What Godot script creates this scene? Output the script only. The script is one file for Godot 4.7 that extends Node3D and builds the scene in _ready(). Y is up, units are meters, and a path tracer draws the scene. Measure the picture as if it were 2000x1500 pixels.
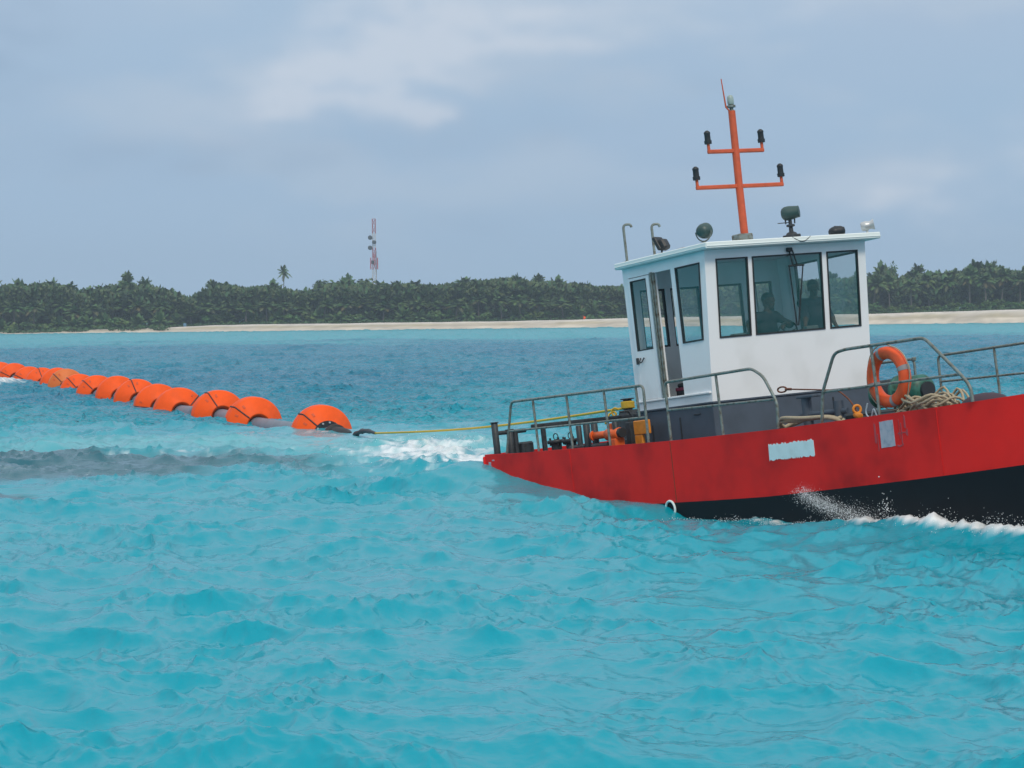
extends Node3D
# A red workboat towing a floating dredge pipeline across a lagoon, a palm island behind.

const EYE := 2.8
const LEAN := 0.63
var boat_frame := Transform3D()
var rng := RandomNumberGenerator.new()
var used := {}
var M := {}


# ---------------------------------------------------------------- mesh builder
class Shape:
	var v := PackedVector3Array()
	var n := PackedVector3Array()
	var c := PackedColorArray()
	var i := PackedInt32Array()
	var tint := Color(1, 1, 1)
	var colored := false

	func add(p: Vector3, q: Vector3) -> int:
		v.append(p)
		n.append(q)
		c.append(tint)
		return v.size() - 1

	func face(a: int, b: int, d: int) -> void:
		var g := (v[b] - v[a]).cross(v[d] - v[a])
		if g.dot(n[a] + n[b] + n[d]) > 0.0:
			i.append_array(PackedInt32Array([a, d, b]))
		else:
			i.append_array(PackedInt32Array([a, b, d]))

	func tri(a: Vector3, b: Vector3, d: Vector3, q := Vector3.ZERO) -> void:
		if q == Vector3.ZERO:
			q = (b - a).cross(d - a).normalized()
		face(add(a, q), add(b, q), add(d, q))

	func quad(a: Vector3, b: Vector3, d: Vector3, e: Vector3, outward := Vector3.ZERO) -> void:
		var q := (b - a).cross(d - a)
		if q.length() < 1e-9:
			q = (d - a).cross(e - a)
		q = q.normalized()
		if outward != Vector3.ZERO and q.dot(outward) < 0.0:
			q = -q
		var k := [add(a, q), add(b, q), add(d, q), add(e, q)]
		face(k[0], k[1], k[2])
		face(k[0], k[2], k[3])

	# eight corners: four of the bottom ring, four of the top ring in the same order
	func hexa(p: Array) -> void:
		var mid := Vector3.ZERO
		for q in p:
			mid += q / 8.0
		for f in [[0, 1, 2, 3], [4, 5, 6, 7], [0, 1, 5, 4], [1, 2, 6, 5], [2, 3, 7, 6], [3, 0, 4, 7]]:
			var m: Vector3 = (p[f[0]] + p[f[1]] + p[f[2]] + p[f[3]]) / 4.0
			quad(p[f[0]], p[f[1]], p[f[2]], p[f[3]], m - mid)

	# a box with chamfered edges
	func box(at: Vector3, size: Vector3, bevel := 0.008, turn := Basis()) -> void:
		var h := size / 2.0
		var b := minf(bevel, minf(h.x, minf(h.y, h.z)) * 0.6)
		var s := [-1.0, 1.0]
		for ax in 3:
			var u := (ax + 1) % 3
			var w := (ax + 2) % 3
			for sg in s:
				var k := []
				for st in [[-1.0, -1.0], [1.0, -1.0], [1.0, 1.0], [-1.0, 1.0]]:
					var p := Vector3.ZERO
					p[ax] = sg * h[ax]
					p[u] = st[0] * (h[u] - b)
					p[w] = st[1] * (h[w] - b)
					k.append(at + turn * p)
				var o := Vector3.ZERO
				o[ax] = sg
				quad(k[0], k[1], k[2], k[3], turn * o)
			for su in s:
				for sw in s:
					var k := []
					for e in [[-1.0, 0], [1.0, 0], [1.0, 1], [-1.0, 1]]:
						var p := Vector3.ZERO
						p[ax] = e[0] * (h[ax] - b)
						p[u] = su * (h[u] - (b if e[1] else 0.0))
						p[w] = sw * (h[w] - (0.0 if e[1] else b))
						k.append(at + turn * p)
					var o := Vector3.ZERO
					o[u] = su
					o[w] = sw
					quad(k[0], k[1], k[2], k[3], turn * o)
		for sx in s:
			for sy in s:
				for sz in s:
					var o := Vector3(sx, sy, sz)
					var p := o * h
					var t := [p - Vector3(0, sy * b, sz * b), p - Vector3(sx * b, 0, sz * b), p - Vector3(sx * b, sy * b, 0)]
					var q := (turn * o).normalized()
					tri(at + turn * t[0], at + turn * t[1], at + turn * t[2], q)

	func tube(path: Array, r, segs := 8, caps := true) -> void:
		var count := path.size()
		var up := Vector3.UP
		var rows := []
		var dir0: Vector3 = (path[1] - path[0]).normalized()
		if absf(dir0.dot(up)) > 0.9:
			up = Vector3.RIGHT
		for k in count:
			var dir: Vector3 = ((path[mini(k + 1, count - 1)] - path[maxi(k - 1, 0)]) as Vector3).normalized()
			var s := dir.cross(up).normalized()
			up = s.cross(dir).normalized()
			var rad: float = r[k] if r is Array else r
			var row := []
			for a in segs:
				var ang := TAU * a / segs
				var q := s * cos(ang) + up * sin(ang)
				row.append(add(path[k] + q * rad, q))
			rows.append(row)
		for k in count - 1:
			for a in segs:
				var b := (a + 1) % segs
				face(rows[k][a], rows[k][b], rows[k + 1][b])
				face(rows[k][a], rows[k + 1][b], rows[k + 1][a])
		if caps:
			for e in [0, count - 1]:
				var o: Vector3 = (path[0] - path[1] if e == 0 else path[e] - path[e - 1])
				o = o.normalized()
				var m := add(path[e], o)
				var ring := []
				for a in segs:
					ring.append(add(v[rows[e][a]], o))
				for a in segs:
					face(m, ring[a], ring[(a + 1) % segs])

	# profile of (height along axis, radius), turned about the axis through at
	func lathe(at: Vector3, axis: Vector3, profile: Array, segs := 20, from := 0.0, sweep := TAU, sharp := 0.6) -> void:
		axis = axis.normalized()
		var s := axis.cross(Vector3.UP if absf(axis.y) < 0.9 else Vector3.RIGHT).normalized()
		var t := s.cross(axis).normalized()
		for k in profile.size() - 1:
			var p0: Vector2 = profile[k]
			var p1: Vector2 = profile[k + 1]
			var d := (p1 - p0)
			if d.length() < 1e-6:
				continue
			d = d.normalized()
			var nn := Vector2(-d.y, d.x)   # (along, radial) normal: outwards for a profile that runs along +axis
			var n0 := nn
			var n1 := nn
			if k > 0:
				var e := (p0 - profile[k - 1] as Vector2).normalized()
				if e.dot(d) > sharp:
					n0 = (Vector2(-e.y, e.x) + nn).normalized()
			if k + 2 < profile.size():
				var e := (profile[k + 2] - p1 as Vector2).normalized()
				if e.dot(d) > sharp:
					n1 = (Vector2(-e.y, e.x) + nn).normalized()
			var r0 := []
			var r1 := []
			for a in segs + 1:
				var ang := from + sweep * a / segs
				var q := s * cos(ang) + t * sin(ang)
				r0.append(add(at + axis * p0.x + q * p0.y, axis * n0.x + q * n0.y))
				r1.append(add(at + axis * p1.x + q * p1.y, axis * n1.x + q * n1.y))
			for a in segs:
				face(r0[a], r0[a + 1], r1[a + 1])
				face(r0[a], r1[a + 1], r1[a])

	func cyl(a: Vector3, b: Vector3, r: float, segs := 12, bevel := 0.0) -> void:
		var l := (b - a).length()
		if bevel > 0.0:
			lathe(a, b - a, [Vector2(0, 0), Vector2(0, r - bevel), Vector2(bevel, r), Vector2(l - bevel, r), Vector2(l, r - bevel), Vector2(l, 0)], segs)
		else:
			lathe(a, b - a, [Vector2(0, 0), Vector2(0, r), Vector2(l, r), Vector2(l, 0)], segs)

	func ball(at: Vector3, r: float, segs := 12, squash := Vector3.ONE) -> void:
		var rows := []
		for k in segs / 2 + 1:
			var a := PI * k / (segs / 2)
			var row := []
			for j in segs:
				var b := TAU * j / segs
				var q := Vector3(sin(a) * cos(b), cos(a), sin(a) * sin(b))
				row.append(add(at + q * squash * r, (q / squash).normalized()))
			rows.append(row)
		for k in rows.size() - 1:
			for j in segs:
				var m := (j + 1) % segs
				face(rows[k][j], rows[k][m], rows[k + 1][m])
				face(rows[k][j], rows[k + 1][m], rows[k + 1][j])

	func torus(at: Vector3, axis: Vector3, big: float, small: float, segs := 28, ring := 10, from := 0.0, sweep := TAU) -> void:
		axis = axis.normalized()
		var s := axis.cross(Vector3.UP if absf(axis.y) < 0.9 else Vector3.RIGHT).normalized()
		var t := s.cross(axis).normalized()
		var rows := []
		for k in segs + 1:
			var a := from + sweep * k / segs
			var o := s * cos(a) + t * sin(a)
			var row := []
			for j in ring:
				var b := TAU * j / ring
				var q := o * cos(b) + axis * sin(b)
				row.append(add(at + o * big + q * small, q))
			rows.append(row)
		for k in segs:
			for j in ring:
				var m := (j + 1) % ring
				face(rows[k][j], rows[k][m], rows[k + 1][m])
				face(rows[k][j], rows[k + 1][m], rows[k + 1][j])

	# a sheet through rows of points, smooth
	func sheet(rows: Array, outward: Vector3) -> void:
		var h := rows.size()
		var w: int = rows[0].size()
		var ids := []
		for r in h:
			var row := []
			for k in w:
				var du: Vector3 = rows[r][mini(k + 1, w - 1)] - rows[r][maxi(k - 1, 0)]
				var dv: Vector3 = rows[mini(r + 1, h - 1)][k] - rows[maxi(r - 1, 0)][k]
				var q := du.cross(dv).normalized()
				if q.dot(outward) < 0.0:
					q = -q
				row.append(add(rows[r][k], q))
			ids.append(row)
		for r in h - 1:
			for k in w - 1:
				face(ids[r][k], ids[r][k + 1], ids[r + 1][k + 1])
				face(ids[r][k], ids[r + 1][k + 1], ids[r + 1][k])

	func mesh() -> ArrayMesh:
		var a := []
		a.resize(Mesh.ARRAY_MAX)
		a[Mesh.ARRAY_VERTEX] = v
		a[Mesh.ARRAY_NORMAL] = n
		if colored:
			a[Mesh.ARRAY_COLOR] = c
		a[Mesh.ARRAY_INDEX] = i
		var m := ArrayMesh.new()
		m.add_surface_from_arrays(Mesh.PRIMITIVE_TRIANGLES, a)
		return m


# ---------------------------------------------------------------- naming
func numbered(called: String) -> String:
	var k: int = used.get(called, 0)
	used[called] = k + 1
	return called if k == 0 else "%s_%03d" % [called, k]


func tag(o: Node3D, label: String, category: String, group := "", kind := "") -> void:
	if label:
		o.set_meta("label", label)
	if category:
		o.set_meta("category", category)
	if group:
		o.set_meta("group", group)
	if kind:
		o.set_meta("kind", kind)


func thing(called: String, label: String, category: String, where := Transform3D(), group := "") -> Node3D:
	var o := Node3D.new()
	o.name = numbered(called)
	add_child(o)
	o.transform = where
	tag(o, label, category, group)
	return o


func part(called: String, s: Shape, m: Material, parent: Node3D, shift := Vector3.ZERO, label := "") -> MeshInstance3D:
	var o := MeshInstance3D.new()
	o.name = called
	o.mesh = s.mesh()
	o.material_override = m
	o.position = shift
	parent.add_child(o, true)
	if label:
		o.set_meta("label", label)
	return o


func single(called: String, s: Shape, m: Material, label: String, category: String, where := Transform3D(), group := "", kind := "") -> MeshInstance3D:
	var o := MeshInstance3D.new()
	o.name = numbered(called)
	o.mesh = s.mesh()
	o.material_override = m
	add_child(o)
	o.transform = where
	tag(o, label, category, group, kind)
	return o


func copy(o: Node3D, label := "") -> Node3D:
	var r: Node3D = o.duplicate()
	r.name = numbered(String(o.name).rstrip("0123456789").rstrip("_"))
	add_child(r)
	if label:
		r.set_meta("label", label)
	return r


# ---------------------------------------------------------------- materials
func lin(r: float, g: float, b: float) -> Color:
	return Color(r, g, b).linear_to_srgb()


func noise_map(freq: float, stops: Array, seed_: int, size := 256, octaves := 4) -> NoiseTexture2D:
	var f := FastNoiseLite.new()
	f.seed = seed_
	f.noise_type = FastNoiseLite.TYPE_SIMPLEX_SMOOTH
	f.frequency = freq
	f.fractal_octaves = octaves
	var t := NoiseTexture2D.new()
	t.noise = f
	t.width = size
	t.height = size
	t.seamless = true
	var g := Gradient.new()
	var at := PackedFloat32Array()
	var col := PackedColorArray()
	for s in stops:
		at.append(s[0])
		col.append(s[1])
	g.offsets = at
	g.colors = col
	t.color_ramp = g
	return t


func mat(col: Color, rough := 0.6, metal := 0.0, wear: Texture2D = null, scale := 0.6, spec := 0.5) -> StandardMaterial3D:
	var m := StandardMaterial3D.new()
	m.albedo_color = col
	m.roughness = rough
	m.metallic = metal
	m.metallic_specular = spec
	if wear:
		m.albedo_texture = wear
		m.uv1_triplanar = true
		m.uv1_scale = Vector3.ONE * scale
	return m


func materials() -> void:
	var grime := noise_map(0.012, [[0.0, Color(0.88, 0.88, 0.87)], [0.45, Color(0.97, 0.97, 0.965)], [0.7, Color(1, 1, 1)]], 3)
	var clean := noise_map(0.012, [[0.0, Color(0.95, 0.95, 0.945)], [0.5, Color(1, 1, 1)]], 3)
	var faded := noise_map(0.01, [[0.0, Color(0.74, 0.80, 0.84)], [0.3, Color(0.90, 0.92, 0.94)], [0.55, Color(0.97, 0.97, 0.97)], [0.8, Color(1, 0.98, 0.98)], [1.0, Color(1, 1, 1)]], 8, 512)
	var rusty := noise_map(0.02, [[0.0, Color(0.55, 0.42, 0.34)], [0.35, Color(0.9, 0.86, 0.82)], [0.6, Color(1, 1, 1)]], 14)
	M.red = mat(lin(0.82, 0.022, 0.018), 0.55, 0.0, faded, 0.16, 0.25)
	M.black = mat(lin(0.005, 0.008, 0.012), 0.55, 0.0, grime, 0.4, 0.3)
	M.white = mat(lin(0.80, 0.825, 0.85), 0.5, 0.0, clean, 0.3)
	M.roof = mat(lin(0.74, 0.80, 0.79), 0.5)
	M.grey = mat(lin(0.060, 0.082, 0.115), 0.6, 0.0, grime, 0.6)
	M.deck = mat(lin(0.07, 0.08, 0.09), 0.75, 0.0, rusty, 0.8)
	M.rail = mat(lin(0.20, 0.235, 0.225), 0.5, 0.25, rusty, 2.0)
	M.steel = mat(lin(0.030, 0.038, 0.046), 0.55, 0.0, rusty, 2.0)
	M.orange = mat(lin(0.74, 0.115, 0.012), 0.4, 0.0, grime, 1.0)
	M.float = mat(lin(0.92, 0.100, 0.005), 0.5, 0.0, grime, 0.7, 0.3)
	M.float_old = mat(lin(0.70, 0.15, 0.012), 0.5, 0.0, grime, 0.7)
	M.buoy = mat(lin(0.88, 0.10, 0.015), 0.55, 0.0, grime, 2.0)
	M.mast = mat(lin(0.60, 0.095, 0.030), 0.5, 0.0, grime, 1.5)
	M.yellow = mat(lin(0.70, 0.24, 0.015), 0.55, 0.0, grime, 2.0)
	M.rope = mat(lin(0.62, 0.40, 0.035), 0.8)
	M.cream = mat(lin(0.40, 0.34, 0.24), 0.9, 0.0, grime, 6.0)
	M.rust = mat(lin(0.17, 0.055, 0.025), 0.85, 0.0, rusty, 5.0)
	M.rubber = mat(lin(0.012, 0.016, 0.018), 0.6)
	M.dark = mat(lin(0.016, 0.020, 0.024), 0.5)
	M.green = mat(lin(0.020, 0.13, 0.10), 0.5, 0.0, rusty, 2.0)
	M.lamp_green = mat(lin(0.035, 0.075, 0.070), 0.45)
	M.silver = mat(lin(0.55, 0.56, 0.56), 0.35, 0.4)
	M.pipe = mat(lin(0.17, 0.20, 0.25), 0.5, 0.0, grime, 1.0)
	M.reflector = mat(lin(0.30, 0.27, 0.27), 0.5)
	M.patch_white = mat(lin(0.70, 0.82, 0.83), 0.6, 0.0, clean, 1.2)
	M.patch_grey = mat(lin(0.46, 0.44, 0.50), 0.6, 0.0, faded, 1.6)
	M.scuff = mat(lin(0.46, 0.055, 0.065), 0.7)
	M.pocket = mat(lin(0.62, 0.070, 0.006), 0.6)
	M.interior = mat(lin(0.32, 0.37, 0.38), 0.7)
	M.console = mat(lin(0.09, 0.11, 0.11), 0.6)
	M.wood = mat(lin(0.22, 0.10, 0.05), 0.8, 0.0, rusty, 3.0)
	M.seat_red = mat(lin(0.16, 0.01, 0.04), 0.7)
	M.lens = mat(lin(0.30, 0.38, 0.36), 0.2)
	M.trunk = mat(lin(0.125, 0.112, 0.098), 0.9)
	M.tower_red = mat(lin(0.42, 0.10, 0.12), 0.6)
	M.tower_white = mat(lin(0.62, 0.64, 0.66), 0.6)
	M.tower_grey = mat(lin(0.07, 0.09, 0.10), 0.6)
	M.sand = mat(lin(0.60, 0.53, 0.44), 0.95)
	M.sand.vertex_color_use_as_albedo = true
	M.sand.albedo_color = Color(1, 1, 1)
	M.leaf = mat(Color(1, 1, 1), 0.75)
	M.leaf.vertex_color_use_as_albedo = true
	M.leaf.backlight_enabled = true
	M.leaf.backlight = Color(0.18, 0.2, 0.12)
	M.body = mat(Color(1, 1, 1), 0.75)
	M.body.vertex_color_use_as_albedo = true
	M.hair = mat(lin(0.008, 0.007, 0.007), 0.6)
	M.glass = StandardMaterial3D.new()
	M.glass.albedo_color = Color(lin(0.010, 0.24, 0.235), 0.18)
	M.glass.transparency = BaseMaterial3D.TRANSPARENCY_ALPHA
	M.glass.roughness = 0.05
	M.glass.metallic_specular = 0.5


# ---------------------------------------------------------------- the scene
func _ready() -> void:
	rng.seed = 20
	look()
	materials()
	boat_frame = Transform3D(Basis(Vector3.UP, -deg_to_rad(60.0)) * Basis(Vector3.BACK, deg_to_rad(6.0)) * Basis(Vector3.RIGHT, deg_to_rad(3.2)), Vector3(2.9347, 1.5093, -32.2))
	var t0 := Time.get_ticks_msec()
	waves()
	sea()
	print("sea ", Time.get_ticks_msec() - t0)
	island()
	print("island ", Time.get_ticks_msec() - t0)
	tower()
	pipeline()
	workboat()
	boat_loads()
	people()
	spray()
	print("all ", Time.get_ticks_msec() - t0)


func look() -> void:
	var cam := Camera3D.new()
	cam.name = "camera"
	cam.fov = 19.79
	cam.near = 0.1
	cam.far = 4000.0
	cam.transform = Transform3D(Basis(Vector3.RIGHT, -deg_to_rad(1.785)) * Basis(Vector3.BACK, -deg_to_rad(LEAN)), Vector3(0, EYE, 0))
	add_child(cam)
	cam.current = true
	var e := Environment.new()
	e.background_mode = Environment.BG_SKY
	e.sky = Sky.new()
	var p := PanoramaSkyMaterial.new()
	p.panorama = sky_picture()
	e.sky.sky_material = p
	e.tonemap_mode = Environment.TONE_MAPPER_LINEAR
	e.tonemap_exposure = 1.0
	e.sdfgi_enabled = true
	e.ssao_enabled = true
	e.ssil_enabled = true
	e.fog_enabled = FOG > 0.0
	e.fog_density = FOG
	e.fog_light_color = lin(0.38, 0.47, 0.56)
	var w := WorldEnvironment.new()
	w.name = "world_environment"
	w.environment = e
	add_child(w)
	var sun := DirectionalLight3D.new()
	sun.name = "sun"
	sun.light_energy = 0.6
	sun.light_angular_distance = 14.0
	sun.light_color = Color(1.0, 0.95, 0.87)
	sun.shadow_enabled = true
	add_child(sun)
	sun.look_at_from_position(Vector3.ZERO, Vector3(-0.15, -0.80, -0.70), Vector3.UP)


const FOG := 0.00042

# air and clouds, computed for every direction
func sky_picture() -> ImageTexture:
	var w := 2048
	var h := 1024
	var big := FastNoiseLite.new()
	big.seed = 5
	big.noise_type = FastNoiseLite.TYPE_SIMPLEX_SMOOTH
	big.frequency = 3.2
	big.fractal_octaves = 5
	big.fractal_gain = 0.52
	var veil := FastNoiseLite.new()
	veil.seed = 11
	veil.noise_type = FastNoiseLite.TYPE_SIMPLEX_SMOOTH
	veil.frequency = 2.0
	veil.fractal_octaves = 4
	var data := PackedFloat32Array()
	data.resize(w * h * 4)
	var k := 0
	# heaps of brighter cloud: (azimuth, elevation, half width, half height) in degrees, strength
	var heaps := [[-4.6, 6.0, 1.5, 1.0, 0.7], [-3.2, 6.5, 1.2, 1.1, 0.95], [-3.0, 5.5, 1.5, 0.9, 0.6], [-1.2, 7.4, 1.8, 0.8, 0.65], [0.4, 6.4, 2.6, 0.9, 0.25], [1.2, 7.3, 2.0, 0.9, 0.25], [10.2, 2.75, 1.2, 0.6, 0.95], [13.2, 3.6, 0.6, 0.8, 0.5], [-6.2, 4.9, 2.2, 0.6, 0.25], [6.5, 7.6, 2.0, 0.6, 0.25],
		[-24.0, 6.0, 3.0, 1.6, 0.7], [24.0, 7.0, 3.5, 1.5, 0.6], [41.0, 5.0, 3.0, 1.4, 0.7], [-47.0, 8.0, 4.0, 1.6, 0.7], [70.0, 7.0, 4.0, 2.0, 0.7], [-80.0, 6.0, 4.0, 2.0, 0.7], [120.0, 7.0, 5.0, 2.0, 0.7], [-125.0, 7.0, 5.0, 2.0, 0.7], [170.0, 7.0, 5.0, 2.0, 0.7]]
	var under := [[-3.0, 4.9, 3.8, 0.6, 0.55], [-8.5, 4.15, 3.6, 0.45, 0.5], [1.2, 6.2, 2.6, 0.7, 0.4], [-13.0, 6.8, 1.4, 1.4, 0.5], [5.1, 5.9, 0.6, 0.22, 0.45], [-0.6, 2.4, 2.4, 0.35, 0.2], [7.0, 3.9, 3.0, 0.3, 0.18], [3.5, 3.0, 1.8, 0.3, 0.2],
		[-24.0, 4.0, 5.0, 0.8, 0.5], [25.0, 4.5, 5.0, 0.8, 0.5], [42.0, 3.0, 5.0, 0.8, 0.5], [-47.0, 5.5, 6.0, 0.9, 0.5], [70.0, 4.5, 6.0, 1.0, 0.5], [-80.0, 4.0, 6.0, 1.0, 0.5], [120.0, 4.0, 7.0, 1.0, 0.5], [-125.0, 4.0, 7.0, 1.0, 0.5]]
	for row in h:
		var el := PI * (0.5 - (row + 0.5) / h)
		var y := sin(el)
		var ed := rad_to_deg(el)
		var low_down := ed < 18.0
		var flat := cos(el)
		var near: Array = heaps.filter(func(q): return absf(q[1] - ed) < 2.6 * q[3] + 0.6)
		var near_under: Array = under.filter(func(q): return absf(q[1] - ed) < 2.6 * q[3] + 0.6)
		for col in w:
			if ed < -1.0:
				data[k] = 0.06
				data[k + 1] = 0.27
				data[k + 2] = 0.36
				data[k + 3] = 1.0
				k += 4
				continue
			var az := wrapf(TAU * (col + 0.5) / w, -PI, PI)
			var d := Vector3(sin(az) * flat, y * 3.0, -cos(az) * flat)
			var f := big.get_noise_3dv(d * 6.5)
			var g := veil.get_noise_3dv(d)
			var t := smoothstep(0.06, 0.7, y)
			var r0 := lerpf(0.365, 0.78, t)
			var g0 := lerpf(0.510, 0.88, t)
			var b0 := lerpf(0.680, 0.98, t)
			# thin veil of cloud over the blue
			var v := clampf(0.5 + 1.1 * g, 0.0, 1.0) * smoothstep(-0.5, 8.0, ed)
			r0 = lerpf(r0, 0.405 + 0.4 * t, v * 0.8)
			g0 = lerpf(g0, 0.510 + 0.36 * t, v * 0.8)
			b0 = lerpf(b0, 0.665 + 0.26 * t, v * 0.8)
			# broken soft cloud all over
			var soft := smoothstep(-0.15, 0.45, veil.get_noise_3dv(d * 3.1 + Vector3(7, 0, 3)) + 0.35 * f) * smoothstep(0.3, 4.0, ed) * 0.55
			r0 = lerpf(r0, 0.460 + 0.36 * t, soft)
			g0 = lerpf(g0, 0.565 + 0.34 * t, soft)
			b0 = lerpf(b0, 0.690 + 0.26 * t, soft)
			var lit := 0.0
			var dim := 0.0
			var ad := rad_to_deg(az)
			for q in near:
				var dx: float = wrapf(ad - q[0], -180.0, 180.0) / q[2]
				if absf(dx) < 2.4:
					var dy: float = (ed - q[1]) / q[3]
					lit += q[4] * exp(-(dx * dx + dy * dy) * 0.55 + 1.9 * f) * smoothstep(-1.7, 0.6, dy + 1.4 * f)
			for q in near_under:
				var dx: float = wrapf(ad - q[0], -180.0, 180.0) / q[2]
				if absf(dx) < 2.4:
					var dy: float = (ed - q[1]) / q[3]
					dim += q[4] * exp(-(dx * dx + dy * dy) * 0.7 + 1.8 * f)
			if not low_down:
				lit += clampf(f * 1.6 + 0.1, 0.0, 0.6) * smoothstep(18.0, 30.0, ed)
				dim += clampf(-f * 1.2, 0.0, 0.5) * smoothstep(18.0, 30.0, ed)
			lit = clampf(lit, 0.0, 1.0)
			dim = clampf(dim, 0.0, 1.0) * 0.75
			r0 = lerpf(lerpf(r0, 0.315, dim), 0.60, lit * 0.75)
			g0 = lerpf(lerpf(g0, 0.440, dim), 0.67, lit * 0.75)
			b0 = lerpf(lerpf(b0, 0.600, dim), 0.77, lit * 0.75)
			data[k] = r0
			data[k + 1] = g0
			data[k + 2] = b0
			data[k + 3] = 1.0
			k += 4
	return ImageTexture.create_from_image(Image.create_from_data(w, h, false, Image.FORMAT_RGBAF, data.to_byte_array()))


# ---------------------------------------------------------------- the sea
const N := 256
const PAD := 4
var swell: Image
var chop: Image
var swell_step := 1.0
var chop_step := 1.0
const SWELL_SIZE := 26.0
const CHOP_SIZE := 5.3


func fft_lines(re: PackedFloat32Array, im: PackedFloat32Array, rows: bool) -> void:
	var rev := PackedInt32Array()
	rev.resize(N)
	for k in N:
		var x := k
		var y := 0
		for b in 8:
			y = (y << 1) | (x & 1)
			x >>= 1
		rev[k] = y
	var cs := PackedFloat32Array()
	var sn := PackedFloat32Array()
	for k in N / 2:
		cs.append(cos(TAU * k / N))
		sn.append(sin(TAU * k / N))
	var a := PackedFloat32Array()
	var b := PackedFloat32Array()
	a.resize(N)
	b.resize(N)
	for line in N:
		var from := line * N if rows else line
		var step := 1 if rows else N
		for k in N:
			var q := from + rev[k] * step
			a[k] = re[q]
			b[k] = im[q]
		var half := 1
		while half < N:
			var jump := N / (2 * half)
			for base in range(0, N, 2 * half):
				var tw := 0
				for k in range(base, base + half):
					var c := cs[tw]
					var s := sn[tw]
					var m := k + half
					var xr := a[m] * c - b[m] * s
					var xi := a[m] * s + b[m] * c
					a[m] = a[k] - xr
					b[m] = b[k] - xi
					a[k] += xr
					b[k] += xi
					tw += jump
			half *= 2
		for k in N:
			re[from + k * step] = a[k]
			im[from + k * step] = b[k]


# height and sideways shift of a wind sea on a square that repeats; r height, g and b shift
func wind_sea(size: float, wind: Vector2, longest: float, shortest: float, least: float, rms: float, spread: float, steep: float, seed_: int, grow: int) -> Image:
	var g := RandomNumberGenerator.new()
	g.seed = seed_
	var hr := PackedFloat32Array()
	var hi := PackedFloat32Array()
	hr.resize(N * N)
	hi.resize(N * N)
	for j in N:
		for i in N:
			var kx := TAU / size * (i if i < N / 2 else i - N)
			var kz := TAU / size * (j if j < N / 2 else j - N)
			var k2 := kx * kx + kz * kz
			var p := 0.0
			var r1 := g.randfn()
			var r2 := g.randfn()
			if k2 > 0.0:
				var k := sqrt(k2)
				var l := TAU / k
				var cosw := (kx * wind.x + kz * wind.y) / k
				var dirf := lerpf(cosw * cosw, 1.0, spread) * (1.0 if cosw > 0.0 else 0.35)
				p = dirf * exp(-pow(l / longest, 2.0)) / pow(k2, steep) * smoothstep(least, shortest, l)
			var q := sqrt(p)
			hr[j * N + i] = q * r1
			hi[j * N + i] = q * r2
	# make the height real: H(k) = h0(k) + conj h0(-k); pack height + i shift x, and shift z alone
	var ar := PackedFloat32Array()
	var ai := PackedFloat32Array()
	var br := PackedFloat32Array()
	var bi := PackedFloat32Array()
	for q in [ar, ai, br, bi]:
		q.resize(N * N)
	ar.resize(N * N)
	ai.resize(N * N)
	br.resize(N * N)
	bi.resize(N * N)
	for j in N:
		for i in N:
			var at := j * N + i
			var op := ((N - j) % N) * N + (N - i) % N
			var x := hr[at] + hr[op]
			var y := hi[at] - hi[op]
			var kx := float(i if i < N / 2 else i - N)
			var kz := float(j if j < N / 2 else j - N)
			var k := maxf(sqrt(kx * kx + kz * kz), 1e-6)
			# D = -i k/|k| H
			var dxr := kx / k * y
			var dxi := -kx / k * x
			ar[at] = x - dxi
			ai[at] = y + dxr
			br[at] = kz / k * y
			bi[at] = -kz / k * x
	fft_lines(ar, ai, true)
	fft_lines(ar, ai, false)
	fft_lines(br, bi, true)
	fft_lines(br, bi, false)
	var sum := 0.0
	for q in N * N:
		sum += ar[q] * ar[q]
	var f := rms / sqrt(sum / (N * N))
	var side := N + 2 * PAD
	var data := PackedFloat32Array()
	data.resize(side * side * 3)
	var o := 0
	for j in side:
		var jj := (j - PAD + N) % N
		for i in side:
			var at := jj * N + (i - PAD + N) % N
			data[o] = ar[at] * f
			data[o + 1] = ai[at] * f
			data[o + 2] = br[at] * f
			o += 3
	var im := Image.create_from_data(side, side, false, Image.FORMAT_RGBF, data.to_byte_array())
	im.resize(side * grow, side * grow, Image.INTERPOLATE_CUBIC)
	return im.get_region(Rect2i(PAD * grow, PAD * grow, N * grow, N * grow))


func waves() -> void:
	swell = wind_sea(SWELL_SIZE, Vector2(-0.33, 0.94), 3.2, 0.55, 0.26, 0.082, 0.16, 1.80, 38, 5)
	chop = wind_sea(CHOP_SIZE, Vector2(-0.30, 0.95), 0.85, 0.10, 0.05, 0.0230, 0.20, 1.65, 57, 4)


func wave_at(im: Image, u: float, w: float, fine: bool) -> Color:
	var s := im.get_width()
	var x := (u - floorf(u)) * s
	var y := (w - floorf(w)) * s
	var i := int(x) % s
	var j := int(y) % s
	if not fine:
		return im.get_pixel(i, j)
	var i2 := (i + 1) % s
	var j2 := (j + 1) % s
	var fx := x - floorf(x)
	return im.get_pixel(i, j).lerp(im.get_pixel(i2, j), fx).lerp(im.get_pixel(i, j2).lerp(im.get_pixel(i2, j2), fx), y - floorf(y))


func table(t: Array, x: float) -> float:
	if x <= t[0][0]:
		return t[0][1]
	for k in range(1, t.size()):
		if x < t[k][0]:
			return lerpf(t[k - 1][1], t[k][1], (x - t[k - 1][0]) / (t[k][0] - t[k - 1][0]))
	return t[-1][1]


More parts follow.
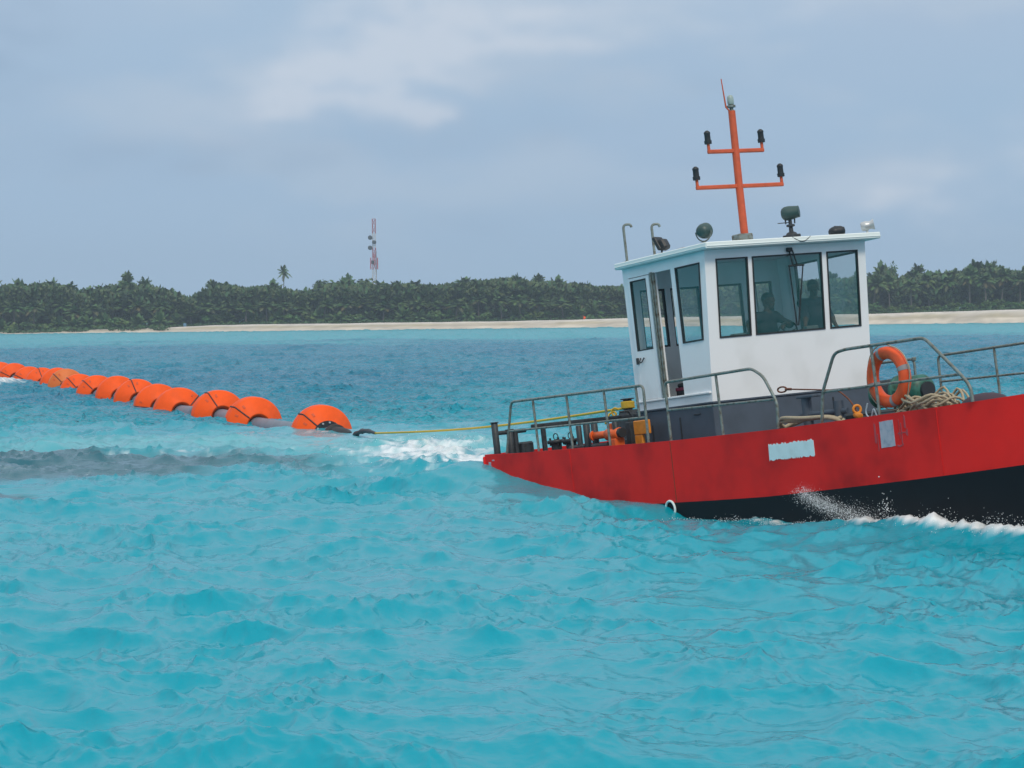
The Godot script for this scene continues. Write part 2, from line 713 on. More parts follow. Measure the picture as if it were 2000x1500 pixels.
# where the water stands along the hull, by the distance ahead of the wheelhouse front
const HULL_WATER := [[-9.0, 0.12], [-6.5, 0.25], [-5.2, 0.40], [-4.2, 0.20], [-3.4, 0.20], [-2.66, 0.13], [-1.95, 0.02], [-0.7, 0.06], [0.1, 0.06], [0.6, -0.09], [2.5, 0.03], [4.1, 0.09], [5.6, 0.18], [7.4, 0.30], [9.5, 0.45], [11.5, 0.1]]


func blob(x: float, d: float, cx: float, cd: float, rx: float, rd: float) -> float:
	return exp(-pow((x - cx) / rx, 2.0) - pow((d - cd) / rd, 2.0))


func sea() -> void:
	var inv := boat_frame.affine_inverse()
	var patchy := FastNoiseLite.new()
	patchy.seed = 2
	patchy.noise_type = FastNoiseLite.TYPE_SIMPLEX_SMOOTH
	patchy.frequency = 1.0
	patchy.fractal_octaves = 4
	var lace := FastNoiseLite.new()
	lace.seed = 9
	lace.noise_type = FastNoiseLite.TYPE_SIMPLEX_SMOOTH
	lace.fractal_type = FastNoiseLite.FRACTAL_RIDGED
	lace.frequency = 1.0
	lace.fractal_octaves = 4
	var ts := PackedFloat32Array()
	for k in 16:
		ts.append(-1.3 + 1.0 * pow(k / 16.0, 0.6))
	for k in 561:
		ts.append(-0.30 + 0.60 * k / 560.0)
	for k in 16:
		ts.append(1.3 - 1.0 * pow((15 - k) / 16.0, 0.6))
	var ds := PackedFloat32Array()
	for k in 12:
		ds.append(-30.0 + 39.0 * k / 12.0)
	var d := 9.0
	while d < 478.0:
		ds.append(d)
		d *= 1.0042 if d > 20.0 else 1.0034
	var w := ts.size()
	var h := ds.size()
	var v := PackedVector3Array()
	var n := PackedVector3Array()
	var c := PackedColorArray()
	var uv := PackedVector2Array()
	v.resize(w * h)
	n.resize(w * h)
	c.resize(w * h)
	uv.resize(w * h)
	var cr := cos(0.62)
	var sr := sin(0.62)
	var o := 0
	for r in h:
		var dd := ds[r]
		var open := maxf(dd, 9.0)
		var fine := dd < 75.0
		var chop_share := 1.0 - smoothstep(120.0, 300.0, dd)
		for q in w:
			var t := ts[q]
			var x := t * open
			var z := -dd
			var gust := 0.82 + 0.45 * patchy.get_noise_2d(x * 0.06, z * 0.06)
			var a := wave_at(swell, x / SWELL_SIZE, z / SWELL_SIZE, fine)
			var calm := 1.0
			var lift := 0.0
			var foam := 0.0
			var b := Vector3.ZERO
			var at_boat := dd > 17.0 and dd < 46.0 and absf(x - 3.5) < 9.0
			var beside := 9.0
			if at_boat:
				b = inv * Vector3(x, 0.25, z)
				var half := 2.6 * (1.0 - pow(clampf((b.x - 5.5) / 5.3, 0.0, 1.0), 2.4))
				beside = absf(b.z + 1.5) - half
				if b.x < -5.0:
					beside = maxf(beside, -5.0 - b.x)
				var share := exp(-pow(maxf(beside, 0.0) / 0.9, 2.0))
				if b.x < 11.0:
					calm = 1.0 - 0.72 * share
					lift = table(HULL_WATER, b.x) * exp(-pow(maxf(beside, 0.0) / 1.3, 2.0))
			a *= gust * calm
			var hgt := a.r + lift
			var sx := a.g
			var sz := a.b
			if chop_share > 0.0:
				var e := wave_at(chop, (x * cr + z * sr) / CHOP_SIZE, (-x * sr + z * cr) / CHOP_SIZE, dd < 40.0)
				var k := chop_share * gust * calm * (0.55 + 0.75 * smoothstep(-0.2, 0.4, patchy.get_noise_2d(x * 0.33 + 90.0, z * 0.30)) + 0.35 * clampf(a.r / 0.12, 0.0, 1.0))
				hgt += e.r * k
				sx += (e.g * cr - e.b * sr) * k * 0.65
				sz += (e.g * sr + e.b * cr) * k * 0.65
			if dd > 48.0 and dd < 58.0 and x < 0.0:
				hgt *= 1.0 - 0.75 * blob(x, dd, -4.2, 53.0, 1.6, 3.0)
			# colour of the water itself: sandy shallows, deeper channel, shallows again
			var pn := patchy.get_noise_2d(x * 0.035 + 40.0, z * 0.014)
			var deep := smoothstep(52.0, 88.0, dd + 26.0 * pn) * (0.82 + 0.3 * patchy.get_noise_2d(x * 0.05, z * 0.02 + 9.0))
			var shore := smoothstep(205.0, 300.0, dd + 55.0 * pn)
			var col := Vector3(0.001, 0.285, 0.375)
			col = col.lerp(Vector3(0.004, 0.170, 0.285), clampf(deep, 0.0, 1.0))
			col = col.lerp(Vector3(0.045, 0.36, 0.43), shore)
			if dd < 62.0 and dd > 28.0 and x < 3.0:
				var wob := patchy.get_noise_2d(x * 0.25 + 7.0, z * 0.16)
				# weed on the bottom
				var weed := smoothstep(0.25, 0.7, blob(x, dd, -9.8, 42.3, 6.0, 4.2) * 1.15 + 0.40 * wob)
				weed = maxf(weed, smoothstep(0.35, 0.7, blob(x, dd, -8.6, 35.2, 1.1, 0.8) + 0.35 * wob))
				col = col.lerp(Vector3(0.020, 0.075, 0.098), weed * 0.80)
				# sand and air stirred up along the pipe
				var milk := clampf(blob(x, dd, -6.5, 49.5, 7.5, 4.0) * 0.8 + blob(x, dd, -2.0, 46.0, 2.2, 4.0) * 0.7 + 0.3 * wob, 0.0, 0.75)
				col = col.lerp(Vector3(0.13, 0.42, 0.47), milk * (1.0 - weed))
				# churned white water behind the stern and round the pipe end
				var churn := blob(x, dd, -1.7, 45.0, 1.5, 4.6) * 0.92 + blob(x, dd, -0.7, 41.0, 0.5, 2.0) * 0.75 + blob(x, dd, -3.6, 51.8, 1.2, 1.6) * 0.42 + blob(x, dd, -8.5, 46.4, 5.5, 1.3) * 0.46 + blob(x, dd, -9.5, 40.5, 3.0, 2.0) * 0.25 + blob(x, dd, -5.0, 53.8, 1.2, 0.8) * 0.4
				if churn > 0.05:
					var l := lace.get_noise_2d(x * 1.3, z * 0.6) * 0.5 + 0.5
					var l2 := patchy.get_noise_2d(x * 2.2, z * 1.1)
					foam = maxf(foam, smoothstep(0.58, 1.15, churn * 0.80 + 0.62 * l + 0.42 * l2 - 0.12))
					hgt += 0.03 * churn + 0.03 * foam
			if dd > 80.0 and dd < 120.0 and x < -18.0:
				var splash := blob(x, dd, -22.2, 95.0, 0.9, 4.0)
				foam = maxf(foam, smoothstep(0.35, 0.8, splash + 0.25 * patchy.get_noise_2d(x * 2.0, z)))
				hgt += 0.35 * splash
			if dd > 60.0 and foam == 0.0:
				# a few small breaking crests far out
				foam = 0.4 * smoothstep(0.27, 0.33, a.r + 0.03 * pn) * (1.0 - shore)
			if at_boat and b.x > -5.5 and b.x < 11.0 and beside > -0.6 and b.z > -1.5:
				var l := lace.get_noise_2d(b.x * 1.6, b.z * 2.2) * 0.5 + 0.5
				var l2 := patchy.get_noise_2d(b.x * 4.0, b.z * 5.0)
				# the bow wave, and broken water along the side
				var lump := 0.55 + 0.9 * patchy.get_noise_2d(b.x * 0.9 + 3.0, b.z * 0.5)
				var bow := smoothstep(3.6, 5.6, b.x) * exp(-pow((beside - 0.34 - 0.02 * (b.x - 5.0) + 0.10 * l2) / 0.20, 2.0)) * (0.55 + 0.6 * lump)
				var side := (0.55 * smoothstep(0.6, 3.0, b.x) + 0.28) * exp(-pow((beside - 0.14) / 0.20, 2.0))
				foam = maxf(foam, smoothstep(0.72, 1.12, bow * 1.10 + side * 0.84 + 0.36 * l + 0.30 * l2))
				hgt += bow * (0.05 + 0.17 * lump + 0.05 * l2) + side * 0.05 * l2
			if foam > 0.0:
				col = col.lerp(Vector3(0.74, 0.79, 0.81), foam)
			v[o] = Vector3(x - sx * 0.95, hgt, z - sz * 0.95)
			c[o] = Color(col.x, col.y, col.z)
			uv[o] = Vector2(x, z) / 2.1
			o += 1
	for r in h:
		for q in w:
			var at := r * w + q
			var east := v[at + (1 if q < w - 1 else 0)] - v[at - (1 if q > 0 else 0)]
			var south := v[at - (w if r > 0 else 0)] - v[at + (w if r < h - 1 else 0)]
			n[at] = south.cross(east).normalized()
	var m := ArrayMesh.new()
	var split := 0
	for r in h:
		if ds[r] < 58.0:
			split = r
	for piece in 2:
		var r0 := 0 if piece == 0 else split
		var r1 := split if piece == 0 else h - 1
		var ix := PackedInt32Array()
		ix.resize((w - 1) * (r1 - r0) * 6)
		o = 0
		for r in r1 - r0:
			for q in w - 1:
				var at := r * w + q
				ix[o] = at
				ix[o + 1] = at + w
				ix[o + 2] = at + w + 1
				ix[o + 3] = at
				ix[o + 4] = at + w + 1
				ix[o + 5] = at + 1
				o += 6
		var arr := []
		arr.resize(Mesh.ARRAY_MAX)
		arr[Mesh.ARRAY_VERTEX] = v.slice(r0 * w, (r1 + 1) * w)
		arr[Mesh.ARRAY_NORMAL] = n.slice(r0 * w, (r1 + 1) * w)
		arr[Mesh.ARRAY_COLOR] = c.slice(r0 * w, (r1 + 1) * w)
		arr[Mesh.ARRAY_TEX_UV] = uv.slice(r0 * w, (r1 + 1) * w)
		arr[Mesh.ARRAY_INDEX] = ix
		m.add_surface_from_arrays(Mesh.PRIMITIVE_TRIANGLES, arr)
	var water := StandardMaterial3D.new()
	water.vertex_color_use_as_albedo = true
	water.roughness = 0.22
	water.metallic_specular = 0.36
	# ripples too small to model
	var rip := chop.duplicate() as Image
	rip.resize(512, 512, Image.INTERPOLATE_CUBIC)
	var data := rip.get_data().to_float32_array()
	var grey := PackedFloat32Array()
	grey.resize(512 * 512)
	for k in 512 * 512:
		grey[k] = clampf(0.5 + data[k * 3] * 14.0, 0.0, 1.0)
	water.heightmap_enabled = true
	water.heightmap_texture = ImageTexture.create_from_image(Image.create_from_data(512, 512, false, Image.FORMAT_RF, grey.to_byte_array()))
	water.heightmap_scale = 0.25
	# farther out the waves are finer than the sheet can carry: their own heights as relief
	var far := StandardMaterial3D.new()
	far.vertex_color_use_as_albedo = true
	far.roughness = 0.26
	far.metallic_specular = 0.36
	rip = chop.duplicate() as Image
	rip.resize(512, 512, Image.INTERPOLATE_CUBIC)
	data = rip.get_data().to_float32_array()
	for k in 512 * 512:
		grey[k] = clampf(0.5 + data[k * 3] / 0.16, 0.0, 1.0)
	far.heightmap_enabled = true
	far.heightmap_texture = ImageTexture.create_from_image(Image.create_from_data(512, 512, false, Image.FORMAT_RF, grey.to_byte_array()))
	far.heightmap_scale = 28.0
	far.uv1_scale = Vector3.ONE * 2.1 / 6.5
	var s := MeshInstance3D.new()
	s.name = "sea"
	s.mesh = m
	m.surface_set_material(0, water)
	m.surface_set_material(1, far)
	add_child(s)
	tag(s, "", "", "", "structure")


# ---------------------------------------------------------------- the island
const SHORE := 470.0
const SAND_TOP := [[0.0, 0.35], [200.0, 0.8], [330.0, 1.0], [400.0, 1.4], [700.0, 1.5], [1000.0, 1.55], [1200.0, 1.8], [1450.0, 2.1], [1700.0, 2.3], [2000.0, 2.8]]
const CANOPY := [[-300.0, 550.0], [0.0, 553.0], [30.0, 548.0], [60.0, 552.0], [90.0, 546.0], [125.0, 552.0], [165.0, 566.0], [205.0, 556.0], [250.0, 547.0], [290.0, 550.0], [330.0, 560.0], [360.0, 574.0], [378.0, 581.0], [398.0, 563.0], [440.0, 548.0], [480.0, 557.0], [520.0, 552.0], [560.0, 559.0], [600.0, 570.0], [640.0, 549.0], [690.0, 549.0], [740.0, 552.0], [780.0, 548.0], [850.0, 552.0], [900.0, 545.0], [940.0, 543.0], [1000.0, 535.0], [1050.0, 545.0], [1100.0, 545.0], [1150.0, 550.0], [1220.0, 555.0], [1400.0, 550.0], [1600.0, 540.0], [1700.0, 535.0], [1735.0, 520.0], [1757.0, 546.0], [1785.0, 528.0], [1825.0, 527.0], [1850.0, 532.0], [1880.0, 523.0], [1915.0, 516.0], [1942.0, 513.0], [1970.0, 525.0], [2000.0, 522.0], [2300.0, 525.0]]
var coast := FastNoiseLite.new()


# the bearing of a place, as tenths of a degree or so round the middle of the view
func bearing(x: float, d: float) -> float:
	return 1000.0 + 4300.0 * x / d


func sand_top(x: float) -> float:
	return table(SAND_TOP, bearing(x, SHORE)) + 0.12 * coast.get_noise_1d(x * 0.05)


func shore_at(x: float) -> float:
	return SHORE + 2.0 * coast.get_noise_1d(x * 0.02)


func ground_y(x: float, d: float) -> float:
	var t := (d - shore_at(x)) / 10.0
	if t < 0.0:
		return t * 1.2
	var top := sand_top(x)
	if t < 1.0:
		return top * (0.42 * smoothstep(0.0, 0.4, t) + 0.1 * t + 0.48 * smoothstep(0.35, 0.8, t))
	return top + 0.4 * smoothstep(1.0, 4.0, t)


func canopy_height(x: float, d: float) -> float:
	var b := bearing(x, d)
	return EYE + (627.0 - 0.011 * b - table(CANOPY, b)) * d / 4300.0


func island() -> void:
	coast.seed = 4
	coast.frequency = 1.0
	coast.noise_type = FastNoiseLite.TYPE_SIMPLEX_SMOOTH
	coast.fractal_octaves = 3
	var s := Shape.new()
	s.colored = true
	var ds := [452.0, 462.0, 466.0, 468.0, 469.0, 470.0, 471.0, 472.0, 473.0, 474.0, 475.0, 476.0, 477.0, 478.0, 479.0, 480.0, 481.5, 483.0, 486.0, 490.0, 500.0, 520.0, 560.0, 640.0, 760.0, 1000.0]
	var rows := []
	var tints := []
	for d in ds:
		var row := []
		for k in 801:
			var x := -600.0 + 1.5 * k
			row.append(Vector3(x, ground_y(x, d), -d))
		rows.append(row)
	s.sheet(rows, Vector3.UP)
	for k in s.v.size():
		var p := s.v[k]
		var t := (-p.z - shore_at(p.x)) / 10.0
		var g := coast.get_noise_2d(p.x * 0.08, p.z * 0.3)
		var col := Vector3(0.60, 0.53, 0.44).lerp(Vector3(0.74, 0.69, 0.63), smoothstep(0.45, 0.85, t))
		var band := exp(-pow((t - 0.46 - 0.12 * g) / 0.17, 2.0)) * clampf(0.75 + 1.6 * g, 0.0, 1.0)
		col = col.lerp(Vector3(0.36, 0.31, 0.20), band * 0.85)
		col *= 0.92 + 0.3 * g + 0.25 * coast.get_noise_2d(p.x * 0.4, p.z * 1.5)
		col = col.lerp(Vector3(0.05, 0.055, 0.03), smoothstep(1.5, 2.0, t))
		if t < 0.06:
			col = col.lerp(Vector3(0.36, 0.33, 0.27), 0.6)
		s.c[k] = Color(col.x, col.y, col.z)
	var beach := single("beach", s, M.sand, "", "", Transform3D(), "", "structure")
	beach.mesh = s.mesh()
	forest()
	# small things lying on the sand
	var b := Shape.new()
	b.ball(Vector3(0, 0.32, 0), 0.38, 12)
	b.cyl(Vector3(0, 0.66, 0), Vector3(0, 0.86, 0), 0.07, 8)
	var bx := 16.1
	single("mooring_buoy", b, M.float, "small orange buoy lying at the top of the sand below the palms", "buoy", Transform3D(Basis(Vector3.BACK, 0.5), Vector3(bx, ground_y(bx, 480.5), -480.5)))
	var u := Shape.new()
	u.lathe(Vector3.ZERO, Vector3.UP, [Vector2(0, 0), Vector2(0, 0.5), Vector2(0.06, 0.54), Vector2(0.5, 0.56), Vector2(0.56, 0.59), Vector2(0.62, 0.56), Vector2(1.1, 0.54), Vector2(1.16, 0.5), Vector2(1.16, 0)], 16)
	var ux := -71.2
	single("drum", u, mat(lin(0.10, 0.22, 0.34), 0.5), "blue drum standing where the sand meets the dark shrubs", "drum", Transform3D(Basis().scaled(Vector3.ONE * 0.62), Vector3(ux, ground_y(ux, 480.2), -480.2)))


# the landmark a tree stands by, for its label
func beside_what(b: float) -> String:
	var marks := [[-10.0, "past the left edge of the view"], [40.0, "beyond the left end of the float line"], [110.0, "above the yellowish float"], [180.0, "above the ninth float"], [250.0, "above the seventh float"], [320.0, "left of the blue drum"], [400.0, "by the dip in the treeline"], [480.0, "right of the dip in the treeline"], [540.0, "left of the lone palm"], [600.0, "below the lone palm"], [670.0, "left of the lattice tower"], [740.0, "below the lattice tower"], [810.0, "right of the lattice tower"], [880.0, "well right of the lattice tower"], [950.0, "midway between tower and boat"], [1020.0, "above the stern of the boat"], [1090.0, "above the stern railing"], [1160.0, "above the small orange buoy"], [1260.0, "just left of the wheelhouse"], [1320.0, "behind the wheelhouse door"], [1380.0, "behind the side window of the wheelhouse"], [1468.0, "behind the left front window"], [1540.0, "behind the seated person"], [1612.0, "behind the standing person"], [1690.0, "behind the right front window"], [1765.0, "just right of the wheelhouse"], [1840.0, "above the lifebuoy"], [1920.0, "above the fore deck"], [1965.0, "above the far fore deck railing"], [2010.0, "at the right edge of the view"], [9999.0, "past the right edge of the view"]]
	for q in marks:
		if b < q[0]:
			return q[1]
	return ""


func leaf_color(g: RandomNumberGenerator, base: Vector3, vary: float) -> Color:
	var f := 1.0 + vary * g.randf_range(-1.0, 1.0)
	var warm := g.randf_range(-0.25, 0.3)
	return Color(base.x * f * (1.0 + warm), base.y * f, base.z * f * (1.0 - 0.4 * warm))


# a feather of a palm: a bent midrib and narrow leaflets on both sides
func frond(s: Shape, g: RandomNumberGenerator, root: Vector3, out: Vector3, rise: float, length: float, sag: float) -> void:
	var side := out.cross(Vector3.UP).normalized()
	var mid := []
	for k in 9:
		var t := k / 8.0
		mid.append(root + out * length * (t * cos(rise) * (1.0 - 0.12 * t)) + Vector3.UP * length * (t * sin(rise) - sag * t * t))
	for k in 8:
		var wide := 0.05 * (1.0 - k / 9.0)
		s.tri(mid[k] + side * wide, mid[k] - side * wide, mid[k + 1])
	for k in 20:
		var t := 0.10 + 0.90 * k / 19.0
		var f := t * 8.0
		var i := mini(int(f), 7)
		var p: Vector3 = (mid[i] as Vector3).lerp(mid[i + 1], f - i)
		var along: Vector3 = ((mid[i + 1] - mid[i]) as Vector3).normalized()
		var l := length * 0.30 * sin(PI * clampf(0.18 + 0.78 * t, 0.0, 1.0)) * g.randf_range(0.8, 1.15)
		for sg in [-1.0, 1.0]:
			var tip: Vector3 = p + side * sg * l * 0.86 + along * l * 0.5 - Vector3.UP * l * g.randf_range(0.25, 0.6)
			s.tri(p - along * 0.10, p + along * 0.13, tip)


func palm_crown(seed_: int, count: int, reach: float) -> Shape:
	var g := RandomNumberGenerator.new()
	g.seed = seed_
	var s := Shape.new()
	s.colored = true
	for k in count:
		var a := TAU * k * 0.381966 + g.randf_range(-0.2, 0.2)
		var up := k / float(count)
		var rise := lerpf(1.25, -0.45, up) + g.randf_range(-0.15, 0.15)
		s.tint = leaf_color(g, Vector3(0.064, 0.128, 0.034), 0.28) if up < 0.86 else leaf_color(g, Vector3(0.10, 0.10, 0.04), 0.3)
		frond(s, g, Vector3(0, 0, 0), Vector3(cos(a), 0, sin(a)), rise, reach * g.randf_range(0.82, 1.1), g.randf_range(0.22, 0.55))
	s.tint = Color(0.09, 0.07, 0.03)
	for k in 6:
		s.ball(Vector3(0.22 * cos(k), -0.25 - 0.1 * (k % 2), 0.22 * sin(k)), 0.15, 6)
	return s


func leafy_crown(seed_: int, wide: float, high: float, leaves: int, base: Vector3) -> Shape:
	var g := RandomNumberGenerator.new()
	g.seed = seed_
	var s := Shape.new()
	s.colored = true
	var lobes := []
	for k in 9:
		var a := g.randf() * TAU
		var r := sqrt(g.randf()) * 0.62
		lobes.append([Vector3(cos(a) * r * wide, high * g.randf_range(0.28, 0.78), sin(a) * r * wide), g.randf_range(0.28, 0.46), leaf_color(g, base, 0.22)])
	for k in leaves:
		var l: Array = lobes[k % lobes.size()]
		var q := Vector3(g.randfn(), g.randfn() * 0.8, g.randfn()).normalized()
		var p: Vector3 = l[0] + q * Vector3(wide, high * 0.8, wide) * l[1] * pow(g.randf(), 0.33)
		if p.y < 0.05 * high:
			p.y = 0.05 * high + g.randf() * 0.2 * high
		var f := g.randf_range(0.72, 1.3)
		s.tint = Color(l[2].r * f, l[2].g * f, l[2].b * f)
		var n1 := (q + Vector3(g.randfn(), g.randfn() + 0.5, g.randfn()) * 0.6).normalized()
		var t1 := n1.cross(Vector3(g.randfn(), g.randfn(), g.randfn())).normalized()
		var t2 := n1.cross(t1)
		var z := g.randf_range(0.22, 0.5)
		s.quad(p - t1 * z, p + t2 * z * 0.55, p + t1 * z, p - t2 * z * 0.55, n1)
	return s


func tree_proto(called: String, crown: Shape, trunk: Shape, lift: float) -> Node3D:
	var o := Node3D.new()
	o.name = called
	part("trunk", trunk, M.trunk, o)
	part("crown", crown, M.leaf, o, Vector3(0, lift, 0))
	return o


func forest() -> void:
	var g := RandomNumberGenerator.new()
	g.seed = 77
	var palms := []
	for k in 6:
		var tall: float = [6.0, 7.5, 9.0, 6.5, 8.0, 9.5][k]
		var bend := Vector3(g.randf_range(-0.9, 0.9), 0, g.randf_range(-0.5, 0.5))
		var path := []
		var rad := []
		for i in 7:
			var t := i / 6.0
			path.append(bend * t * t + Vector3(0, -0.5 + (tall + 0.5) * t, 0))
			rad.append(lerpf(0.2, 0.12, t))
		var tr := Shape.new()
		tr.tube(path, rad, 6)
		var o := tree_proto("palm_tree", palm_crown(100 + k, 34 + k % 3 * 3, 3.1), tr, tall)
		(o.get_child(1) as Node3D).position += bend
		palms.append([o, tall])
	var leafy := []
	for k in 4:
		var tr := Shape.new()
		tr.tube([Vector3(0, -0.5, 0), Vector3(0.1, 1.5, 0), Vector3(-0.2, 4.5, 0.1)], [0.22, 0.18, 0.08], 6)
		leafy.append([tree_proto("broadleaf_tree", leafy_crown(200 + k, 3.4, 5.4, 950, Vector3(0.060, 0.112, 0.034)), tr, 2.6), 7.6])
	var shrubs := []
	for k in 4:
		var tr := Shape.new()
		tr.tube([Vector3(0, -0.4, 0), Vector3(0.1, 0.8, 0)], [0.1, 0.05], 5)
		shrubs.append([tree_proto("shrub", leafy_crown(300 + k, 2.5, 3.0, 480, Vector3(0.072, 0.135, 0.032)), tr, 0.0), 3.0])
	var low_palms := []
	for k in 3:
		var tr := Shape.new()
		tr.tube([Vector3(0, -0.4, 0), Vector3(0.1, 0.9, 0)], [0.22, 0.16], 6)
		low_palms.append([tree_proto("young_palm", palm_crown(400 + k, 34, 3.6), tr, 0.9), 4.0])
	var put := func(proto: Array, x: float, dd: float, tall: float, wide: float, label: String, category: String, group: String) -> void:
		var o: Node3D = (proto[0] as Node3D).duplicate()
		o.name = numbered(String(proto[0].name))
		add_child(o)
		var k: float = tall / proto[1]
		o.transform = Transform3D(Basis(Vector3.UP, g.randf() * TAU).scaled(Vector3(wide, k, wide)), Vector3(x, ground_y(x, dd), -dd))
		tag(o, label, category, group)
	# palms in four uneven rows behind the beach
	for row in 4:
		var dd: float = [486.0, 496.0, 509.0, 524.0][row]
		var x := -0.262 * dd
		while x < 0.262 * dd:
			x += g.randf_range(3.0, 5.2)
			var d: float = dd + g.randf_range(-4.0, 4.0)
			var b := bearing(x, d)
			if b > 1260.0 and b < 1370.0 and row < 2:
				continue
			var most := canopy_height(x, d) - ground_y(x, d)
			var share: float = [0.62, 0.80, 0.93, 1.0][row]
			if b > 1690.0:
				share = [0.88, 0.94, 0.98, 1.0][row]
			var tall := most * share * g.randf_range(0.86, 1.03) - 1.3
			tall = maxf(tall, 2.4)
			var group := "palms of the middle grove"
			if b < 400.0:
				group = "palms at the left end of the island"
			elif b > 1690.0:
				group = "tall palms right of the boat"
			var size := "tall" if tall > 8.2 else ("short" if tall < 5.6 else "middling")
			var label: String = size + " coconut palm " + ["in the front rank", "in the second rank", "in the third rank", "on the skyline"][row] + ", " + beside_what(b)
			put.call(palms[g.randi() % 6], x, d, tall, g.randf_range(0.85, 1.15), label, "palm tree", group)
	# young palms and shrubs that close the edge of the grove
	var x := -125.0
	while x < 125.0:
		x += g.randf_range(2.6, 4.4)
		var b := bearing(x, 482.0)
		if b > 1250.0 and b < 1380.0:
			continue
		var left := b < 340.0
		var d := g.randf_range(477.5, 482.0) if left else g.randf_range(482.5, 487.0)
		var where := "at the left end of the island" if left else ("right of the boat" if b > 1690.0 else "along the middle of the beach")
		if b < 1690.0 and g.randf() < 0.62:
			put.call(low_palms[g.randi() % 3], x, d, g.randf_range(3.2, 5.0), g.randf_range(0.8, 1.1), "young palm with fronds down to the sand, " + beside_what(b), "palm tree", "young palms " + where)
		else:
			put.call(shrubs[g.randi() % 4], x, d, g.randf_range(1.8, 3.2) * (0.75 if b > 1690.0 else 1.0), g.randf_range(0.8, 1.2), "green shrub at the top of the sand, " + beside_what(b), "shrub", "shrubs " + where)
	x = -125.0
	while x < 80.0:
		x += g.randf_range(4.5, 8.0)
		var d := g.randf_range(490.0, 502.0)
		var most := canopy_height(x, d) - ground_y(x, d)
		put.call(leafy[g.randi() % 4], x, d, most * g.randf_range(0.62, 0.86), g.randf_range(0.8, 1.15), "round broadleaf tree standing among the palms, " + beside_what(bearing(x, d)), "tree", "broadleaf trees among the palms")
	for q in [[640.0, 1.0], [668.0, 1.02], [696.0, 1.0], [722.0, 1.0], [1735.0, 1.0]]:
		var d := 515.0
		var xx: float = (q[0] - 1000.0) / 4300.0 * d
		var most := canopy_height(xx, d) - ground_y(xx, d)
		put.call(leafy[g.randi() % 4], xx, d, most * q[1], 1.25 if q[0] < 1000.0 else 0.8, "tall pointed tree rising above the palms just right of the wheelhouse" if q[0] > 1000.0 else "tall rounded tree on the skyline " + ("left of" if q[0] < 700.0 else "at the foot of") + " the lattice tower", "tree", "" if q[0] > 1000.0 else "tall trees by the tower")
	# the one palm that stands clear of the rest
	var lx := (556.0 - 1000.0) / 4300.0 * 530.0
	var lone_trunk := Shape.new()
	lone_trunk.tube([Vector3(0, -0.5, 0), Vector3(0.1, 5.0, 0), Vector3(0.5, 9.0, 0)], [0.18, 0.14, 0.10], 6)
	var lone := [tree_proto("palm_tree", palm_crown(521, 17, 2.5), lone_trunk, 9.0), 9.0]
	(lone[0].get_child(1) as Node3D).position += Vector3(0.5, 0, 0)
	put.call(lone, lx, 530.0, canopy_height(lx, 530.0) + 1.3, 0.85, "lone coconut palm standing clear above the treeline left of the lattice tower", "palm tree", "")
	for q in palms + leafy + shrubs + low_palms + [lone]:
		q[0].free()
	# undergrowth that reads as one mass between and behind the trunks
	var clump := Shape.new()
	clump.colored = true
	for k in 26:
		clump.tint = leaf_color(g, Vector3(0.054, 0.098, 0.031), 0.3)
		var p := Vector3(g.randfn(), g.randfn() * 0.7, g.randfn()) * 0.55
		var n1 := Vector3(g.randfn(), g.randfn(), g.randfn()).normalized()
		var t1 := n1.cross(Vector3(g.randfn(), g.randfn(), g.randfn())).normalized()
		clump.quad(p - t1 * 0.5, p + n1.cross(t1) * 0.28, p + t1 * 0.5, p - n1.cross(t1) * 0.28)
	var places := []
	for k in 12000:
		var d := 489.0 + 70.0 * pow(g.randf(), 1.4)
		var xx := g.randf_range(-0.30, 0.30) * d
		var most := canopy_height(xx, d) - ground_y(xx, d) - 1.7
		var t := Transform3D(Basis(Vector3.UP, g.randf() * TAU).scaled(Vector3.ONE * g.randf_range(0.9, 1.7)), Vector3(xx, ground_y(xx, d) + most * sqrt(g.randf()), -d))
		places.append(t)
	scatter("undergrowth", clump, places, "mass of dark green undergrowth and crowns filling the grove between the palms", "undergrowth")
	var herb := Shape.new()
	herb.colored = true
	for k in 22:
		herb.tint = leaf_color(g, Vector3(0.055, 0.115, 0.035), 0.3)
		var p := Vector3(g.randfn() * 0.6, absf(g.randfn()) * 0.22, g.randfn() * 0.6)
		var n1 := Vector3(g.randfn() * 0.5, 1.0, g.randfn() * 0.5).normalized()
		var t1 := n1.cross(Vector3(g.randfn(), 0.2, g.randfn())).normalized()
		herb.quad(p - t1 * 0.3, p + n1.cross(t1) * 0.18, p + t1 * 0.3, p - n1.cross(t1) * 0.18)
	places = []
	for k in 1500:
		var xx := g.randf_range(-120.0, 118.0)
		var b := bearing(xx, 478.0)
		var d := 0.0
		if b < 330.0:
			d = g.randf_range(472.5, 480.0)
			if coast.get_noise_1d(xx * 0.12) < -0.05 and d < 476.0:
				continue
		elif g.randf() < 0.5:
			d = g.randf_range(480.5, 484.0)
		else:
			continue
		places.append(Transform3D(Basis(Vector3.UP, g.randf() * TAU).scaled(Vector3.ONE * g.randf_range(0.6, 1.2)), Vector3(xx, ground_y(xx, d) + 0.05, -d)))
	scatter("ground_cover", herb, places, "low green creeper covering the sand at the foot of the trees", "ground cover")


func scatter(called: String, s: Shape, places: Array, label: String, category: String) -> void:
	var mm := MultiMesh.new()
	mm.transform_format = MultiMesh.TRANSFORM_3D
	mm.mesh = s.mesh()
	mm.instance_count = places.size()
	for k in places.size():
		mm.set_instance_transform(k, places[k])
	var o := MultiMeshInstance3D.new()
	o.name = numbered(called)
	o.multimesh = mm
	o.material_override = M.leaf
	add_child(o)
	tag(o, label, category, "", "stuff")


